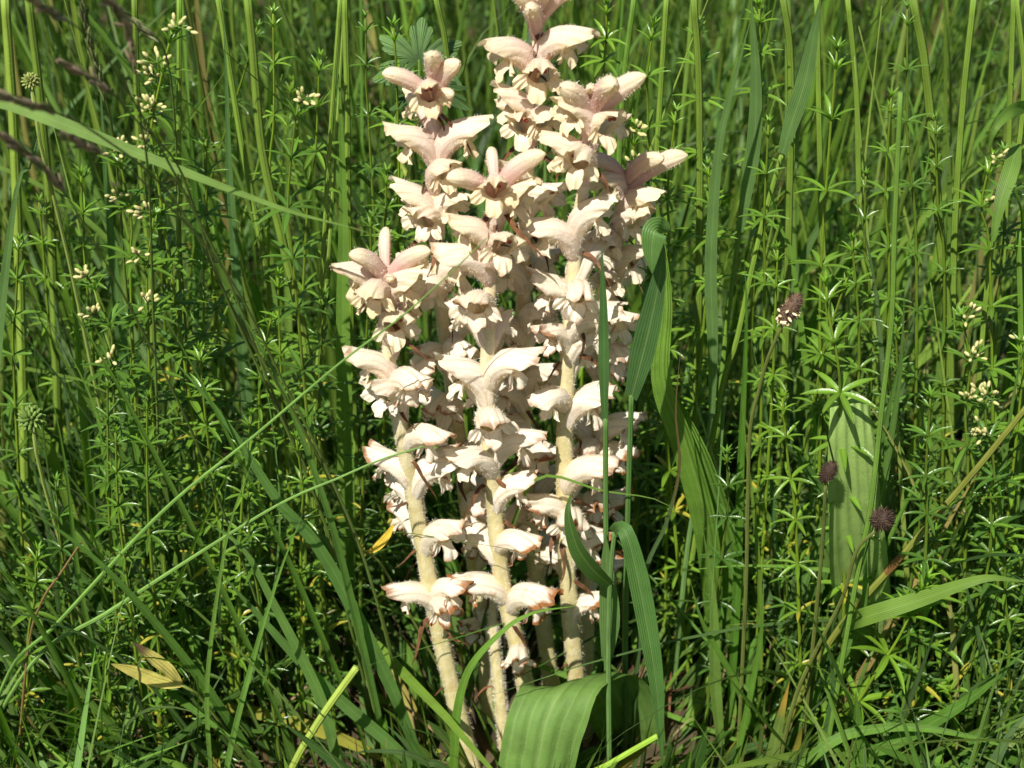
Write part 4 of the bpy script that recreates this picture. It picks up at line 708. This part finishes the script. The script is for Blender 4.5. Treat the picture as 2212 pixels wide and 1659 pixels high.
# ---------------------------------------------------------------- the meadow mass
def mass(name, label, n, region, hfun, wid, colors, mat, lean=.25, droop=.5, nseg=7, across=3, clear=True, fold=.35, bias=True, kind='blade'):
    x, y = region(n); h = hfun(n, x, y)
    if clear:
        lim = np.full(n, 9.0); d = y-CAM[1]; low = CAM[2]-d*math.tan(PITCH+math.atan(TH*.75))
        lim = np.where(y < -.03, np.maximum(.02, low+.035), lim)
        near = (np.abs(x+.0) < .125) & (y < .075) & (y >= -.03); lim = np.where(near, .055, lim)
        side = (np.abs(x) >= .125) & (y < .05) & (y >= -.03); lim = np.where(side, .13+.5*np.clip(np.abs(x)-.12, 0, .2), lim)
        h = np.minimum(h, lim*(.5+.6*rng.random(n)))
    az = rng.random(n)*2*np.pi; lv = np.stack([np.cos(az), np.sin(az)], 1)*np.abs(rng.normal(0, lean, n))[:, None]
    if bias: lv[:, 0] += np.where(x < 0, -.22*np.exp(-y/.25), .06)*1.0; lv[:, 1] -= .05
    inner = (np.abs(x) < .16) & (y < .12); lv[inner, 0] = np.abs(lv[inner, 0])*np.sign(x[inner]+1e-6); lv[inner, 1] = np.abs(lv[inner, 1])*np.where(y[inner] < 0, -.3, 1)
    t = np.linspace(0, 1, nseg); dr = (droop*rng.random(n)**2)
    k = t[None]+dr[:, None]*t[None]**3
    V = np.zeros((n, nseg, across, 3)); c = np.zeros((n, nseg, 3))
    wig = rng.normal(0, .03, (n, 2)); bow = np.sin(t*np.pi)
    for q in range(2): c[:, :, q] = (x, y)[q][:, None]+h[:, None]*(lv[:, q:q+1]*k+wig[:, q:q+1]*bow[None])
    c[:, :, 2] = -.012+(h[:, None]+.012)*(t[None]-dr[:, None]*.55*t[None]**3)
    ro = rng.random(n)*np.pi; S = np.stack([np.cos(ro), np.sin(ro), 0*ro], 1); tw = rng.normal(0, .9, n)
    w = wid[0]+(wid[1]-wid[0])*rng.random(n)**1.4; pr = np.maximum(prof(kind, t), .03); a = np.linspace(-1, 1, across)
    ang = ro[:, None]+tw[:, None]*t[None]; S = np.stack([np.cos(ang), np.sin(ang), 0*ang], -1); N = np.stack([-np.sin(ang), np.cos(ang), 0*ang], -1)
    ww = (w[:, None]*pr[None]/2)
    V = c[:, :, None]+S[:, :, None]*(a[None, None]*ww[..., None])[..., None]+N[:, :, None]*(np.abs(a)[None, None]*ww[..., None]*fold)[..., None]
    q0 = grid_quads(nseg, across); Q = (q0[None]+(np.arange(n)*nseg*across)[:, None, None]).reshape(-1, 4)
    U = np.zeros(V.shape); U[..., 0] = t[None, :, None]; U[..., 1] = a[None, None]
    cs = np.array([cc[:3] for cc in colors]); pw = np.array([cc[3] for cc in colors]); ci = rng.choice(len(cs), n, p=pw/pw.sum()); C = cs[ci]*(.42+.62*rng.random((n, 1)))*(1+rng.normal(0, .06, (n, 3)))
    C = np.repeat(np.clip(C, .004, .8), nseg*across, 0)
    o = MB().add(V.reshape(-1, 3), Q, U=U.reshape(-1, 3), C=C).build(name, mat); return tag(o, label, 'grass', kind='stuff')
def reg(y0, y1, pw=1.0, x0=.42, k=.42, lo=0.0):
    def f(n):
        y = y0+(y1-y0)*rng.random(n)**pw; x = (rng.random(n)*2-1)*(x0+k*np.clip(y, 0, 9)); return x, y
    return f
G = [(*BLUE, 3), (*MIDG, 4), (.14, .24, .03, 3), (*DARK, 2), (.17, .25, .05, 1.5), (.36, .28, .12, .35)]
uni = lambda lo, hi: (lambda n, x, y: lo+(hi-lo)*rng.random(n))
mass('tall_grass', 'tall green meadow grass filling the background', 2400, reg(.20, 1.6, 1.0), uni(.20, .44), (.0025, .0075), G, M_mass, lean=.34, droop=.8, nseg=9)
mass('grass_stalks', 'thin upright yellow-green grass stalks in the background', 400, reg(.18, 1.0, 1.0), uni(.28, .50), (.0014, .0030), [(*YEL, 3), (*OLIVE, 3), (.20, .27, .06, 2), (*MIDG, 2)], M_mass, lean=.22, droop=.2, nseg=7, fold=.8, kind='even')
def flank(n):
    y = -.03+.20*rng.random(n); return np.where(rng.random(n) < .5, -1, 1)*(.14+(.24+.3*np.clip(y, 0, 1))*rng.random(n)), y
mass('leaning_grass', 'narrow grass blades leaning every way over the bedstraw', 420, flank, uni(.13, .33), (.0018, .0052), [(.14, .24, .05, 3), (*BLUE, 3), (.19, .29, .06, 2), (*DARK, 1), (.42, .34, .14, .4)], M_grass, lean=.55, droop=.9, nseg=12, across=5, clear=False)
mass('low_grass', 'short tangled grass between the taller plants', 6500, reg(-.28, 1.1, 1.6, .45, .4), uni(.05, .19), (.0012, .0042), G, M_mass, lean=.55, droop=.9, nseg=8)
mass('leafy_undergrowth', 'small green leaves low down between the grass', 6000, reg(-.25, 1.0, 1.4, .45, .4), uni(.015, .11), (.004, .0105), [(.12, .23, .04, 4), (.18, .30, .05, 3), (.07, .15, .035, 3), (.44, .38, .07, .5)], M_mass, lean=1.0, droop=.9, nseg=6, fold=.3, kind='lance')
mass('dry_thatch', 'brown and straw coloured dead grass on the soil', 5000, reg(-.28, .9, 1.4, .45, .4), uni(.010, .035), (.0010, .0035), [(.30, .20, .10, 4), (.42, .32, .16, 2), (.15, .07, .035, 3), (.5, .42, .08, .6)], M_dry, lean=2.2, droop=.6, nseg=5, clear=False, bias=False)
mass('surrounding_meadow', 'meadow grass further out around the flowers', 9000, lambda n: (np.where(rng.random(n) < .5, -1, 1)*(.55+1.4*rng.random(n)), -.6+3.2*rng.random(n)), uni(.15, .42), (.003, .008), G, M_mass, lean=.2, droop=.6, nseg=6)
